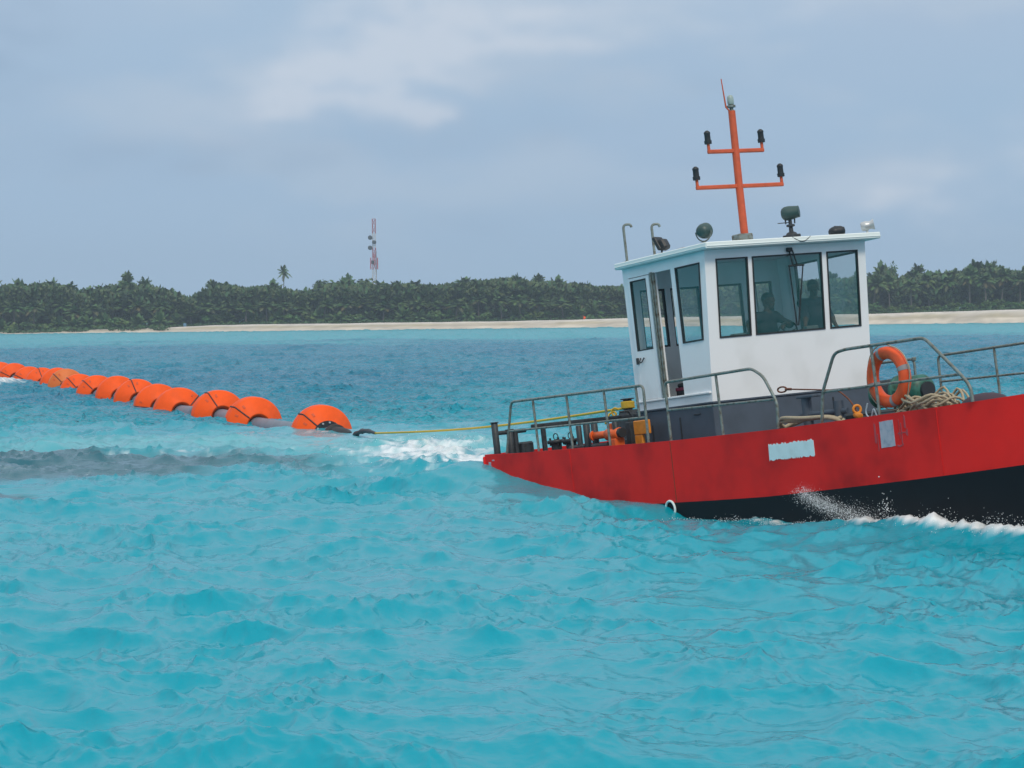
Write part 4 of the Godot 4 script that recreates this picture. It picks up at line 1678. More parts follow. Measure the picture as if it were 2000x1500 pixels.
func roof_gear(o: Node3D, sh: Vector3) -> void:
	var s := Shape.new()
	s.box(Vector3(-0.82, 2.252, -1.53), Vector3(2.48, 0.098, 3.26), 0.012)
	var r := part("roof", s, M.roof, o, sh, "flat white roof with a pale edge")
	s = Shape.new()
	s.box(Vector3(-0.82, 2.24, 0.104), Vector3(2.46, 0.014, 0.012), 0.003)
	s.box(Vector3(0.424, 2.24, -1.53), Vector3(0.012, 0.014, 3.24), 0.003)
	part("drip_edge", s, M.roof, r)
	var top := 2.302
	# bent vent pipes
	for q in [[-1.98, -0.10, 0.60], [-1.62, -0.38, 0.54]]:
		s = Shape.new()
		var a := Vector3(q[0], top - 0.01, q[1])
		var h: float = q[2]
		var side := Vector3(0.6, 0, -0.8) * 0.11
		s.tube(round_path([a, a + Vector3(0, h, 0), a + Vector3(0, h, 0) + side, a + Vector3(0, h - 0.05, 0) + side * 1.15], 0.06), 0.021, 8)
		s.cyl(a, a + Vector3(0, 0.04, 0), 0.04, 10)
		part("vent_pipe", s, M.rail, o, sh)
	# square floodlight near the after edge
	s = Shape.new()
	var turn := Basis(Vector3.UP, 0.5) * Basis(Vector3.BACK, 0.42)
	s.box(Vector3(-0.98, top + 0.16, -0.06), Vector3(0.06, 0.22, 0.25), 0.012, turn)
	s.box(Vector3(-0.92, top + 0.14, -0.09), Vector3(0.12, 0.17, 0.18), 0.03, turn)
	s.tube([Vector3(-0.96, top, -0.06), Vector3(-0.95, top + 0.1, -0.07)], 0.016, 6)
	s.box(Vector3(-0.96, top + 0.01, -0.06), Vector3(0.08, 0.02, 0.08), 0.005)
	var fl := part("floodlight", s, M.dark, o, sh)
	s = Shape.new()
	s.box(Vector3(-0.98, top + 0.16, -0.06) - turn.x * 0.031, Vector3(0.008, 0.18, 0.21), 0.002, turn)
	part("lens", s, M.lens, fl)
	s = Shape.new()
	s.box(Vector3(-0.62, top + 0.012, -0.12), Vector3(0.36, 0.022, 0.10), 0.005, Basis(Vector3.UP, 0.2) * Basis(Vector3.BACK, 0.06))
	s.box(Vector3(0.05, top + 0.012, -1.42), Vector3(0.10, 0.022, 0.52), 0.005, Basis(Vector3.UP, -0.1))
	part("plank", s, M.wood, o, sh)
	# round lamp in a yoke at the corner
	s = Shape.new()
	var c := Vector3(0.17, top + 0.185, -0.06)
	var ax := Vector3(-0.30, 0.10, -0.75).normalized()
	s.lathe(c - ax * 0.09, ax, [Vector2(0, 0), Vector2(0.0, 0.05), Vector2(0.03, 0.09), Vector2(0.09, 0.112), Vector2(0.15, 0.118), Vector2(0.17, 0.118), Vector2(0.172, 0.105), Vector2(0.16, 0.0)], 20)
	var lamp := part("searchlight", s, M.lamp_green, o, sh)
	s = Shape.new()
	var side := ax.cross(Vector3.UP).normalized()
	var yoke := []
	for k in 13:
		var a := PI * k / 12.0
		yoke.append(c + side * cos(a) * 0.135 - Vector3(0, 1, 0) * sin(a) * 0.15)
	s.tube(yoke, 0.011, 6)
	s.tube([c - Vector3(0, 0.15, 0), Vector3(c.x, top, c.z)], 0.02, 8)
	s.cyl(Vector3(c.x, top, c.z), Vector3(c.x, top + 0.02, c.z), 0.06, 12)
	part("yoke", s, M.rail, lamp)
	# the mast, its cross arms and lamps
	s = Shape.new()
	s.box(Vector3(-0.76, top + 0.10, -1.44), Vector3(0.22, 0.22, 0.26), 0.015)
	part("mast_foot", s, M.rail, o, sh)
	s = Shape.new()
	s.tube([Vector3(-0.78, top, -1.50), Vector3(-0.785, 3.3, -1.51), Vector3(-0.79, 4.42, -1.535)], [0.062, 0.060, 0.056], 14)
	var mast := part("mast", s, M.mast, o, sh, "orange mast with two cross arms")
	for q in [[3.80, -1.02, -2.03], [3.255, -0.73, -2.33]]:
		s = Shape.new()
		s.box(Vector3(-0.785, q[0], (q[1] + q[2]) / 2.0), Vector3(0.055, 0.062, absf(q[1] - q[2]) + 0.05), 0.012)
		var arm := part("cross_arm", s, M.mast, mast)
		for z in [q[1], q[2]]:
			s = Shape.new()
			s.cyl(Vector3(-0.785, q[0], z), Vector3(-0.785, q[0] + 0.12, z), 0.024, 10)
			part("lamp_stalk", s, M.mast, mast)
			s = Shape.new()
			var y: float = q[0] + 0.12
			s.lathe(Vector3(-0.785, y, z), Vector3.UP, [Vector2(0, 0), Vector2(0, 0.056), Vector2(0.05, 0.06), Vector2(0.052, 0.048), Vector2(0.15, 0.046), Vector2(0.16, 0.052), Vector2(0.18, 0.048), Vector2(0.205, 0.02), Vector2(0.208, 0)], 14)
			part("navigation_lamp", s, M.dark, mast)
	s = Shape.new()
	var head := Vector3(-0.79, 4.42, -1.535)
	s.lathe(head, Vector3.UP, [Vector2(0, 0.056), Vector2(0.02, 0.03), Vector2(0.05, 0.03), Vector2(0.055, 0.07), Vector2(0.085, 0.07), Vector2(0.09, 0.05), Vector2(0.10, 0.0)], 14)
	part("lamp_base", s, M.rail, mast)
	s = Shape.new()
	s.lathe(head + Vector3(0, 0.10, 0), Vector3.UP, [Vector2(0, 0.045), Vector2(0.02, 0.052), Vector2(0.11, 0.050), Vector2(0.14, 0.035), Vector2(0.15, 0.0)], 14)
	part("masthead_lamp", s, M.lens, mast)
	s = Shape.new()
	s.tube([head + Vector3(0, -0.02, 0.02), head + Vector3(0, 0.06, 0.10), head + Vector3(0, 0.50, 0.13)], [0.013, 0.013, 0.008], 6)
	part("aerial", s, M.mast, mast)
	# big searchlight on a pedestal in the middle of the front edge
	s = Shape.new()
	var p := Vector3(0.20, top, -1.64)
	s.box(p + Vector3(0, 0.03, 0), Vector3(0.20, 0.05, 0.20), 0.01)
	s.lathe(p + Vector3(0, 0.05, 0), Vector3.UP, [Vector2(0, 0.09), Vector2(0.03, 0.075), Vector2(0.05, 0.035), Vector2(0.12, 0.03), Vector2(0.13, 0.065), Vector2(0.155, 0.065), Vector2(0.165, 0.028), Vector2(0.25, 0.026), Vector2(0.25, 0)], 14)
	s.tube([p + Vector3(0, 0.24, 0), p + Vector3(-0.1, 0.245, 0.16)], 0.007, 5)
	s.tube([p + Vector3(-0.03, 0.22, 0.06), p + Vector3(-0.03, 0.36, 0.07)], 0.012, 5)
	s.tube([p + Vector3(0.03, 0.22, -0.06), p + Vector3(0.03, 0.36, -0.07)], 0.012, 5)
	var ped := part("lamp_pedestal", s, M.steel, o, sh)
	s = Shape.new()
	ax = Vector3(0.62, 0.05, -0.62).normalized()
	c = p + Vector3(0, 0.38, 0)
	s.lathe(c - ax * 0.12, ax, [Vector2(0, 0), Vector2(0.0, 0.05), Vector2(0.02, 0.085), Vector2(0.06, 0.105), Vector2(0.12, 0.108), Vector2(0.25, 0.088), Vector2(0.27, 0.09), Vector2(0.275, 0.075), Vector2(0.26, 0.0)], 20)
	part("searchlight", s, M.lamp_green, o, sh)
	s = Shape.new()
	var cab := []
	for k in 9:
		var t := k / 8.0
		cab.append(Vector3(0.432 - 0.02 * (1.0 - sin(PI * t)), 2.30 - 0.075 * sin(PI * t), -1.48 - 0.34 * t))
	s.tube(cab, 0.006, 5)
	part("cable", s, M.dark, o, sh)
	# low domed lamp and a small grey horn
	s = Shape.new()
	s.ball(Vector3(0.30, top + 0.05, -2.38), 0.10, 14, Vector3(1, 0.8, 1))
	s.lathe(Vector3(0.30, top + 0.05, -2.38), Vector3(0.5, 0.05, -0.8), [Vector2(0, 0.09), Vector2(0.10, 0.075), Vector2(0.15, 0.05), Vector2(0.16, 0)], 14)
	part("domed_lamp", s, M.dark, o, sh)
	s = Shape.new()
	c = Vector3(0.33, top + 0.11, -2.98)
	ax = Vector3(0.5, 0.08, -0.6).normalized()
	s.lathe(c - ax * 0.09, ax, [Vector2(0, 0), Vector2(0, 0.05), Vector2(0.02, 0.07), Vector2(0.09, 0.075), Vector2(0.13, 0.06), Vector2(0.16, 0.065), Vector2(0.2, 0.085), Vector2(0.205, 0.08), Vector2(0.17, 0.05)], 16)
	s.tube([c, Vector3(0.33, top, -2.98)], 0.018, 6)
	var horn := part("horn", s, M.silver, o, sh)
	s = Shape.new()
	s.cyl(c + ax * 0.10, c + ax * 0.112, 0.06, 14)
	part("horn_mouth", s, M.dark, horn)
	# wiper with two arms on the middle window
	s = Shape.new()
	s.box(on_front(2.13, -1.53, 0.03), Vector3(0.05, 0.06, 0.10), 0.01)
	s.tube([on_front(2.12, -1.52, 0.035), on_front(1.90, -1.58, 0.03)], 0.012, 6)
	s.tube([on_front(2.12, -1.58, 0.035), on_front(1.90, -1.66, 0.03)], 0.012, 6)
	s.tube([on_front(1.89, -1.50, 0.03), on_front(1.89, -1.79, 0.03)], 0.014, 6)
	s.tube([on_front(1.89, -1.51, 0.03), on_front(1.0, -1.60, 0.03)], 0.011, 6)
	s.tube([on_front(1.89, -1.77, 0.03), on_front(1.0, -1.63, 0.03)], 0.011, 6)
	part("wiper", s, M.rubber, o, sh)


func railings(o: Node3D, sh: Vector3) -> void:
	for side in 2:
		var z := MID + 2.55 if side == 0 else MID - 2.55
		var P := func(x: float, y: float) -> Vector3:
			return Vector3(x, y, z)
		# after rail
		var runs := [
			[[[-4.36, -0.43], [-4.04, 0.39], [-0.20, 0.338], [-0.22, -0.49]], [[-4.18, -0.07], [-0.21, -0.125]], [-3.35, -2.33, -1.26, -0.39]],
			[[[0.36, -0.50], [0.36, 0.334], [2.46, 0.345], [2.70, 0.22], [2.94, -0.15], [2.905, -0.49]], [[0.36, -0.066], [2.90, -0.105]], [1.635]],
			[[[3.84, -0.49], [3.93, -0.09], [4.25, 0.38], [4.47, 0.408], [5.997, 0.402], [6.594, -0.119], [6.71, -0.25], [6.72, -0.43]], [[3.94, -0.092], [6.565, -0.09]], [5.0]],
		]
		for q in runs:
			var path := []
			for p in q[0]:
				path.append(P.call(p[0], p[1]))
			var s := Shape.new()
			rod(s, round_path(path, 0.09), 0.021)
			var rail := part("railing", s, M.rail, o, sh)
			s = Shape.new()
			rod(s, [P.call(q[1][0][0], q[1][0][1]), P.call(q[1][1][0], q[1][1][1])], 0.017)
			part("lower_rail", s, M.rail, rail)
			for x: float in q[2]:
				s = Shape.new()
				var y0 := table(TOP_LINE, x)
				var y1 := 0.35
				if x < 0.0:
					y1 = lerpf(0.39, 0.338, (x + 4.04) / 3.84)
				elif x > 3.0:
					y1 = 0.40
				else:
					y1 = 0.34
				if x == -0.39:
					y0 = -0.12
				rod(s, [P.call(x + 0.008, y0), P.call(x - 0.01, y1)], 0.020)
				part("post", s, M.rail, rail)
		if side == 1:
			# the rail that goes on round the far side of the foredeck
			var s := Shape.new()
			rod(s, round_path([P.call(2.9, -0.49), P.call(2.95, 0.33), P.call(3.9, 0.36), P.call(3.95, -0.49)], 0.08), 0.021)
			part("railing", s, M.rail, o, sh)
			for q in [[-0.2, 0.338], [2.46, 0.345]]:
				s = Shape.new()
				s.box(P.call(q[0], q[1]), Vector3(0.06, 0.06, 0.06), 0.01)
				part("rail_joint", s, M.rail, o, sh)


func deck_gear(o: Node3D, sh: Vector3) -> void:
	var dk := -0.80
	# twin bitts at the after corner
	var s := Shape.new()
	for q in [[-4.80, 0.97, 0.095, 0.055], [-4.80, 0.70, -0.045, 0.055]]:
		s.cyl(Vector3(q[0], dk, q[1]), Vector3(q[0], q[2], q[1]), q[3], 14, 0.006)
		s.cyl(Vector3(q[0], q[2], q[1]), Vector3(q[0], q[2] + 0.015, q[1]), q[3] + 0.018, 14)
	s.cyl(Vector3(-4.80, -0.075, 0.98), Vector3(-4.80, -0.075, 0.40), 0.035, 12)
	s.cyl(Vector3(-4.80, dk, 0.60), Vector3(-4.80, -0.06, 0.60), 0.045, 12)
	s.box(Vector3(-4.78, -0.36, 0.45), Vector3(0.24, 0.2, 0.22), 0.03)
	part("bollard", s, M.steel, o, sh, "dark twin bollard with a cross bar at the stern corner")
	# bar across the stern on posts, with the towing post in its middle
	s = Shape.new()
	s.box(Vector3(-4.40, -0.025, -1.5), Vector3(0.11, 0.06, 4.0), 0.012)
	for z in [0.30, -0.55, -2.45, -3.3]:
		s.box(Vector3(-4.40, -0.44, z), Vector3(0.07, 0.72, 0.07), 0.01)
	part("towing_bar", s, M.steel, o, sh)
	s = Shape.new()
	s.hexa([Vector3(-4.75, -0.40, -1.25), Vector3(-4.2, -0.40, -1.25), Vector3(-4.2, -0.40, -1.75), Vector3(-4.75, -0.40, -1.75), Vector3(-4.66, 0.08, -1.38), Vector3(-4.47, 0.08, -1.38), Vector3(-4.47, 0.08, -1.62), Vector3(-4.66, 0.08, -1.62)])
	s.box(Vector3(-4.48, -0.62, -1.5), Vector3(0.6, 0.44, 0.56), 0.02)
	s.cyl(Vector3(-4.57, 0.05, -1.5), Vector3(-4.57, 0.255, -1.5), 0.075, 16)
	s.cyl(Vector3(-4.57, 0.255, -1.5), Vector3(-4.57, 0.275, -1.5), 0.12, 16, 0.004)
	part("towing_post", s, M.steel, o, sh)
	# mushroom vents and filler pipes
	for q in [[-3.70, 0.50, -0.29, 0.085], [-3.38, 0.42, -0.30, 0.085]]:
		s = Shape.new()
		s.cyl(Vector3(q[0], dk, q[1]), Vector3(q[0], q[2] - 0.05, q[1]), q[3], 14)
		s.cyl(Vector3(q[0], q[2] - 0.06, q[1]), Vector3(q[0], q[2], q[1]), q[3] + 0.06, 16, 0.012)
		for k in 5:
			var a := TAU * k / 5.0 + 0.3
			var e: Vector3 = Vector3(q[0], q[2], q[1]) + Vector3(cos(a), 0, sin(a)) * (q[3] + 0.03)
			s.cyl(e - Vector3(0, 0.09, 0), e + Vector3(0, 0.035, 0), 0.014, 6)
		s.torus(Vector3(q[0], q[2] + 0.05, q[1]), Vector3(0.3, 0, 1), 0.05, 0.009, 14, 5)
		part("hatch_vent", s, M.dark, o, sh)
	for q in [[-2.98, 0.50, -0.11, 0.045], [-2.82, 0.46, -0.10, 0.05], [-2.55, 0.48, -0.10, 0.055], [-1.88, 0.52, -0.09, 0.05]]:
		s = Shape.new()
		s.cyl(Vector3(q[0], dk, q[1]), Vector3(q[0], q[2], q[1]), q[3], 12, 0.006)
		s.cyl(Vector3(q[0], dk, q[1]), Vector3(q[0], dk + 0.3, q[1]), q[3] + 0.03, 12)
		part("filler_pipe", s, M.steel, o, sh)
	s = Shape.new()
	s.box(Vector3(-2.35, -0.52, 0.42), Vector3(0.5, 0.20, 0.3), 0.03)
	s.box(Vector3(-3.1, -0.52, 0.45), Vector3(0.4, 0.22, 0.2), 0.03)
	part("pump_bed", s, M.steel, o, sh)
	# orange pump
	s = Shape.new()
	s.cyl(Vector3(-2.22, -0.30, 0.50), Vector3(-1.80, -0.30, 0.50), 0.06, 14, 0.01)
	s.cyl(Vector3(-1.85, -0.31, 0.50), Vector3(-1.50, -0.31, 0.50), 0.095, 16, 0.015)
	s.cyl(Vector3(-2.26, -0.30, 0.50), Vector3(-2.22, -0.30, 0.50), 0.085, 14)
	s.box(Vector3(-1.62, -0.47, 0.50), Vector3(0.20, 0.20, 0.18), 0.02)
	s.cyl(Vector3(-1.70, -0.25, 0.50), Vector3(-1.70, -0.14, 0.50), 0.045, 12)
	part("pump", s, M.orange, o, sh + Vector3(-0.30, 0.0, 0.0), "bright orange pump on the after deck")
	s = Shape.new()
	s.cyl(Vector3(-1.50, -0.30, 0.50), Vector3(-1.43, -0.30, 0.50), 0.075, 14)
	part("pump_shaft", s, M.dark, o, sh + Vector3(-0.30, 0.0, 0.0))
	# orange yellow cabinet against the casing
	s = Shape.new()
	s.box(Vector3(-1.48, -0.255, 0.30), Vector3(0.40, 0.215, 0.06), 0.012)
	s.box(Vector3(-1.575, -0.59, 0.30), Vector3(0.21, 0.448, 0.055), 0.012)
	part("cabinet", s, M.yellow, o, sh, "orange yellow cabinet beside the grey casing")
	s = Shape.new()
	s.tube(round_path([Vector3(-2.06, -0.18, 0.02), Vector3(-2.06, 0.02, 0.14), Vector3(-2.06, 0.02, 0.3)], 0.04), 0.018, 6)
	s.box(Vector3(-2.1, -0.45, 0.1), Vector3(0.14, 0.6, 0.12), 0.01)
	part("fuel_cock", s, M.steel, o, sh)
	# bitts on the fore deck
	s = Shape.new()
	s.cyl(Vector3(2.92, dk, 0.55), Vector3(2.92, -0.13, 0.55), 0.07, 14)
	s.box(Vector3(2.98, -0.115, 0.55), Vector3(0.36, 0.035, 0.16), 0.008)
	s.cyl(Vector3(3.60, dk, 0.55), Vector3(3.60, -0.22, 0.55), 0.07, 14)
	s.cyl(Vector3(2.75, -0.36, 0.55), Vector3(3.78, -0.36, 0.55), 0.04, 10)
	part("bollard", s, M.grey, o, sh, "grey twin bollard on the fore deck with cream rope round it")
	# green anchor winch in the middle of the fore deck
	s = Shape.new()
	var m := Vector3(2.40, -0.18, -1.5)
	s.cyl(m + Vector3(-0.42, 0, 0), m + Vector3(0.40, 0, 0), 0.13, 18)
	s.cyl(m + Vector3(-0.46, 0, 0), m + Vector3(-0.40, 0, 0), 0.20, 22, 0.01)
	s.cyl(m + Vector3(0.02, 0, 0), m + Vector3(0.08, 0, 0), 0.24, 22, 0.01)
	s.lathe(m + Vector3(0.22, 0, 0), Vector3.RIGHT, [Vector2(0, 0), Vector2(0, 0.19), Vector2(0.03, 0.21), Vector2(0.28, 0.21), Vector2(0.33, 0.18), Vector2(0.36, 0.10), Vector2(0.36, 0)], 22)
	s.box(Vector3(2.4, -0.62, -1.5), Vector3(1.0, 0.36, 0.6), 0.02)
	s.box(m + Vector3(0.14, -0.14, 0), Vector3(0.10, 0.36, 0.42), 0.015)
	part("anchor_winch", s, M.green, o, sh, "green anchor winch on the fore deck seen through the lifebuoy")
	s = Shape.new()
	s.cyl(m + Vector3(0.55, -0.02, 0), m + Vector3(0.62, -0.02, 0), 0.12, 16)
	s.lathe(m + Vector3(-0.38, 0, 0), Vector3.RIGHT, [Vector2(0, 0.13), Vector2(0.01, 0.2), Vector2(0.37, 0.2), Vector2(0.38, 0.13)], 18)
	part("winch_drum", s, M.dark, o, sh)
	s = Shape.new()
	s.box(Vector3(3.4, -0.58, -0.1), Vector3(0.9, 0.36, 0.5), 0.03)
	s.box(Vector3(4.3, -0.60, 0.3), Vector3(0.7, 0.30, 0.5), 0.03)
	part("deck_box", s, M.dark, o, sh)


func boat_loads() -> void:
	var bf := boat_frame
	# lifebuoy hung inside the rail
	var c := Vector3(5.13, -0.01, MID + 2.44)
	var o := thing("lifebuoy", "orange lifebuoy with grey bands hanging on the railing right of the wheelhouse", "lifebuoy", bf * Transform3D(Basis(), c))
	var s := Shape.new()
	s.torus(Vector3.ZERO, Vector3.BACK, 0.305, 0.078, 44, 16)
	part("ring", s, M.buoy, o)
	for k in 4:
		s = Shape.new()
		s.torus(Vector3.ZERO, Vector3.BACK, 0.305, 0.081, 5, 16, TAU * k / 4.0 + 1.22, 0.17)
		part("band", s, M.reflector, o)
	s = Shape.new()
	var line := []
	for k in 49:
		var a := TAU * k / 48.0 + 0.33
		var sag := absf(sin(2.0 * (a - 0.33)))
		line.append(Vector3(-cos(a), sin(a), 0) * (0.392 + 0.03 * sag) + Vector3(0, 0, 0.01))
	s.tube(line, 0.008, 5, false)
	part("grab_line", s, M.cream, o)
	# tow rope: from the pipe end over the stern, five turns round the towing post
	s = Shape.new()
	var post := bf * Vector3(-4.57, 0.12, -1.5)
	var far := Vector3(-3.16, 0.12, -50.7)
	var start := bf * Vector3(-4.64, 0.12, -1.56)
	var path := []
	for k in 40:
		var t := k / 39.0
		path.append(far.lerp(start, t) - Vector3(0, 0.10 * sin(PI * t), 0))
	for k in 70:
		var a := TAU * 5.0 * k / 69.0 + 2.2
		path.append(bf * Vector3(-4.57 + 0.095 * cos(a), 0.11 + 0.10 * k / 69.0, -1.5 + 0.095 * sin(a)))
	s.tube(path, 0.024, 6)
	var knot := []
	for k in 26:
		var t := k / 25.0
		var a := t * 17.0
		knot.append(bf * (Vector3(-4.78 - 0.16 * t, 0.10 - 0.16 * t, -1.42 + 0.18 * t) + Vector3(0.05 * cos(a), 0.05 * sin(a), 0.04 * sin(a * 0.7))))
	s.tube(knot, 0.017, 6)
	single("tow_rope", s, M.rope, "yellow tow rope stretched from the pipe end to the post at the stern", "rope")
	# wire sling with an eye, lying over the fore bollard
	s = Shape.new()
	var eye := []
	for k in 21:
		var a := TAU * k / 20.0
		eye.append(Vector3(2.42 - 0.10 * cos(a), 0.022 + 0.036 * sin(a), 0.55))
	s.tube(eye, 0.012, 6)
	s.tube(round_path([Vector3(2.52, 0.02, 0.55), Vector3(2.95, -0.02, 0.55), Vector3(3.62, -0.085, 0.55), Vector3(3.86, -0.22, 0.58), Vector3(4.0, -0.36, 0.6), Vector3(4.1, -0.5, 0.62)], 0.08), 0.011, 6)
	s.cyl(Vector3(2.50, 0.02, 0.55), Vector3(2.62, 0.012, 0.55), 0.018, 8)
	single("wire_sling", s, M.rust, "rusty wire sling with an eye laid over the fore bollard", "wire sling", bf)
	# mooring rope thrown round the fore bollard
	s = Shape.new()
	for k in 2:
		var loop := []
		for j in 41:
			var a := TAU * j / 40.0
			loop.append(Vector3(3.10 + (0.64 - 0.07 * k) * cos(a), -0.50 + 0.03 * k + 0.10 * absf(sin(a)) + 0.02 * sin(a * 3.0 + k), 0.66 + (0.22 + 0.05 * k) * sin(a)))
		s.tube(loop, 0.026, 7)
	single("mooring_rope", s, M.cream, "cream mooring rope laid in loops round the fore bollard", "rope", bf)
	# heap of rope by the rail
	s = Shape.new()
	var g := RandomNumberGenerator.new()
	g.seed = 12
	for k in 26:
		var loop := []
		var lay := k / 26.0
		var cx := 5.55 + g.randf_range(-0.25, 0.2)
		var cz := 0.62 + g.randf_range(-0.08, 0.08)
		var rx := g.randf_range(0.28, 0.55) * (1.15 - 0.5 * lay)
		var rz := g.randf_range(0.18, 0.32)
		var ph := g.randf() * TAU
		for j in 29:
			var a := TAU * j / 28.0
			loop.append(Vector3(cx + rx * cos(a), -0.60 + 0.34 * lay + 0.07 * sin(a * 3.0 + ph) - 0.09 * absf(cos(a)), cz + rz * sin(a)))
		s.tube(loop, 0.017, 6)
	single("rope_heap", s, M.cream, "heap of tangled cream rope behind the bulwark below the railing end", "rope", bf)
	s = Shape.new()
	s.ball(Vector3(6.38, -0.50, 0.55), 0.30, 16, Vector3(1.2, 0.55, 0.9))
	s.ball(Vector3(6.15, -0.48, 0.45), 0.22, 14, Vector3(1.1, 0.6, 0.9))
	single("tarpaulin", s, mat(lin(0.055, 0.035, 0.05), 0.9), "dark bundled tarpaulin beside the rope heap on the fore deck", "tarpaulin", bf)
	# shackle on the sling and a white line hanging by the rail
	s = Shape.new()
	s.torus(Vector3(4.02, -0.36, 0.6), Vector3(1, 0, 0.4), 0.05, 0.018, 16, 7)
	s.cyl(Vector3(3.98, -0.42, 0.60), Vector3(4.10, -0.46, 0.62), 0.045, 10, 0.01)
	single("shackle", s, M.yellow, "orange yellow shackle at the lower end of the rusty sling", "shackle", bf)
	s = Shape.new()
	s.tube(round_path([Vector3(4.55, -0.30, 0.85), Vector3(4.50, -0.42, 0.86), Vector3(4.62, -0.52, 0.88), Vector3(4.72, -0.36, 0.9), Vector3(4.80, -0.55, 0.9)], 0.05), 0.010, 5)
	single("hand_line", s, M.patch_white, "thin white line looped on deck left of the lifebuoy", "rope", bf)


# ---------------------------------------------------------------- people
# bones: [from, to, radius at from, radius at to, colour]
func flesh(s: Shape, bones: Array, cell: float, blend: float) -> void:
	var lo := Vector3.INF
	var hi := -Vector3.INF
	for b in bones:
		var r := maxf(b[2], b[3]) + cell * 2.0
		lo = lo.min((b[0] as Vector3).min(b[1]) - Vector3.ONE * r)
		hi = hi.max((b[0] as Vector3).max(b[1]) + Vector3.ONE * r)
	var size := Vector3i(((hi - lo) / cell).ceil()) + Vector3i.ONE * 2
	var f := PackedFloat32Array()
	f.resize(size.x * size.y * size.z)
	f.fill(9.0)
	var sy := size.x
	var sz := size.x * size.y
	for b in bones:
		var p: Vector3 = b[0]
		var q: Vector3 = b[1]
		var r0: float = b[2]
		var r1: float = b[3]
		var m := maxf(r0, r1) + maxf(blend, cell * 2.5)
		var i0 := Vector3i(((p.min(q) - Vector3.ONE * m - lo) / cell).floor()).max(Vector3i.ZERO)
		var i1 := Vector3i(((p.max(q) + Vector3.ONE * m - lo) / cell).ceil()).min(size - Vector3i.ONE)
		var d := q - p
		var l2 := maxf(d.length_squared(), 1e-9)
		for k in range(i0.z, i1.z + 1):
			for j in range(i0.y, i1.y + 1):
				for i in range(i0.x, i1.x + 1):
					var w := lo + Vector3(i, j, k) * cell
					var t := clampf((w - p).dot(d) / l2, 0.0, 1.0)
					var e: float = (w - p - d * t).length() - lerpf(r0, r1, t)
					var at := i + j * sy + k * sz
					var old := f[at]
					var h := maxf(blend - absf(old - e), 0.0) / blend
					f[at] = minf(old, e) - h * h * blend * 0.25
	var ids := {}
	var corner := [0, 1, sy, sy + 1, sz, sz + 1, sz + sy, sz + sy + 1]
	var off := [Vector3(0, 0, 0), Vector3(1, 0, 0), Vector3(0, 1, 0), Vector3(1, 1, 0), Vector3(0, 0, 1), Vector3(1, 0, 1), Vector3(0, 1, 1), Vector3(1, 1, 1)]
	var edges := [[0, 1], [2, 3], [4, 5], [6, 7], [0, 2], [1, 3], [4, 6], [5, 7], [0, 4], [1, 5], [2, 6], [3, 7]]
	for k in size.z - 1:
		for j in size.y - 1:
			var at := j * sy + k * sz
			for i in size.x - 1:
				var inside := 0
				for q in corner:
					if f[at + q] < 0.0:
						inside += 1
				if inside > 0 and inside < 8:
					var sum := Vector3.ZERO
					var cnt := 0
					var grad := Vector3.ZERO
					for q in 8:
						grad += (off[q] * 2.0 - Vector3.ONE) * f[at + corner[q]]
					for e in edges:
						var a := f[at + corner[e[0]]]
						var b := f[at + corner[e[1]]]
						if (a < 0.0) != (b < 0.0):
							sum += (off[e[0]] as Vector3).lerp(off[e[1]], a / (a - b))
							cnt += 1
					var w := lo + (Vector3(i, j, k) + sum / cnt) * cell
					var best := 9.0
					for b in bones:
						var d: Vector3 = b[1] - b[0]
						var t := clampf((w - b[0]).dot(d) / maxf(d.length_squared(), 1e-9), 0.0, 1.0)
						var e: float = (w - b[0] - d * t).length() - lerpf(b[2], b[3], t)
						if e < best:
							best = e
							s.tint = b[4]
					ids[at] = s.add(w, grad.normalized())
				at += 1
	for at in ids:
		for ax in 3:
			var step: int = [1, sy, sz][ax]
			var u: int = [sy, sz, 1][ax]
			var v2: int = [sz, 1, sy][ax]
			if at + step < f.size() and (f[at] < 0.0) != (f[at + step] < 0.0):
				if ids.has(at - u) and ids.has(at - v2) and ids.has(at - u - v2):
					s.face(ids[at], ids[at - u], ids[at - u - v2])
					s.face(ids[at], ids[at - u - v2], ids[at - v2])


func hand(bones: Array, wrist: Vector3, along: Vector3, palm_side: Vector3, thumb: Vector3, skin: Color) -> void:
	along = along.normalized()
	var across := thumb.normalized()
	var knuckle := wrist + along * 0.085
	for k in 4:
		var sp := across * (0.030 - 0.020 * k)
		bones.append([wrist + sp * 0.6, knuckle + sp, 0.017, 0.014, skin])
		var l: float = [0.038, 0.043, 0.040, 0.031][k]
		var a := knuckle + sp
		var b := a + (along * 0.75 + palm_side * 0.55).normalized() * l
		var c := b + (along * 0.15 + palm_side * 0.95).normalized() * l * 0.8
		var e := c + (along * -0.5 + palm_side * 0.7).normalized() * l * 0.6
		bones.append([a, b, 0.0100, 0.0092, skin])
		bones.append([b, c, 0.0092, 0.0086, skin])
		bones.append([c, e, 0.0086, 0.0078, skin])
	var t0 := wrist + along * 0.03 + across * 0.028
	var t1 := t0 + (along * 0.6 + across * 0.75 + palm_side * 0.2).normalized() * 0.045
	var t2 := t1 + (along * 0.75 + palm_side * 0.6).normalized() * 0.034
	bones.append([t0, t1, 0.014, 0.011, skin])
	bones.append([t1, t2, 0.011, 0.009, skin])


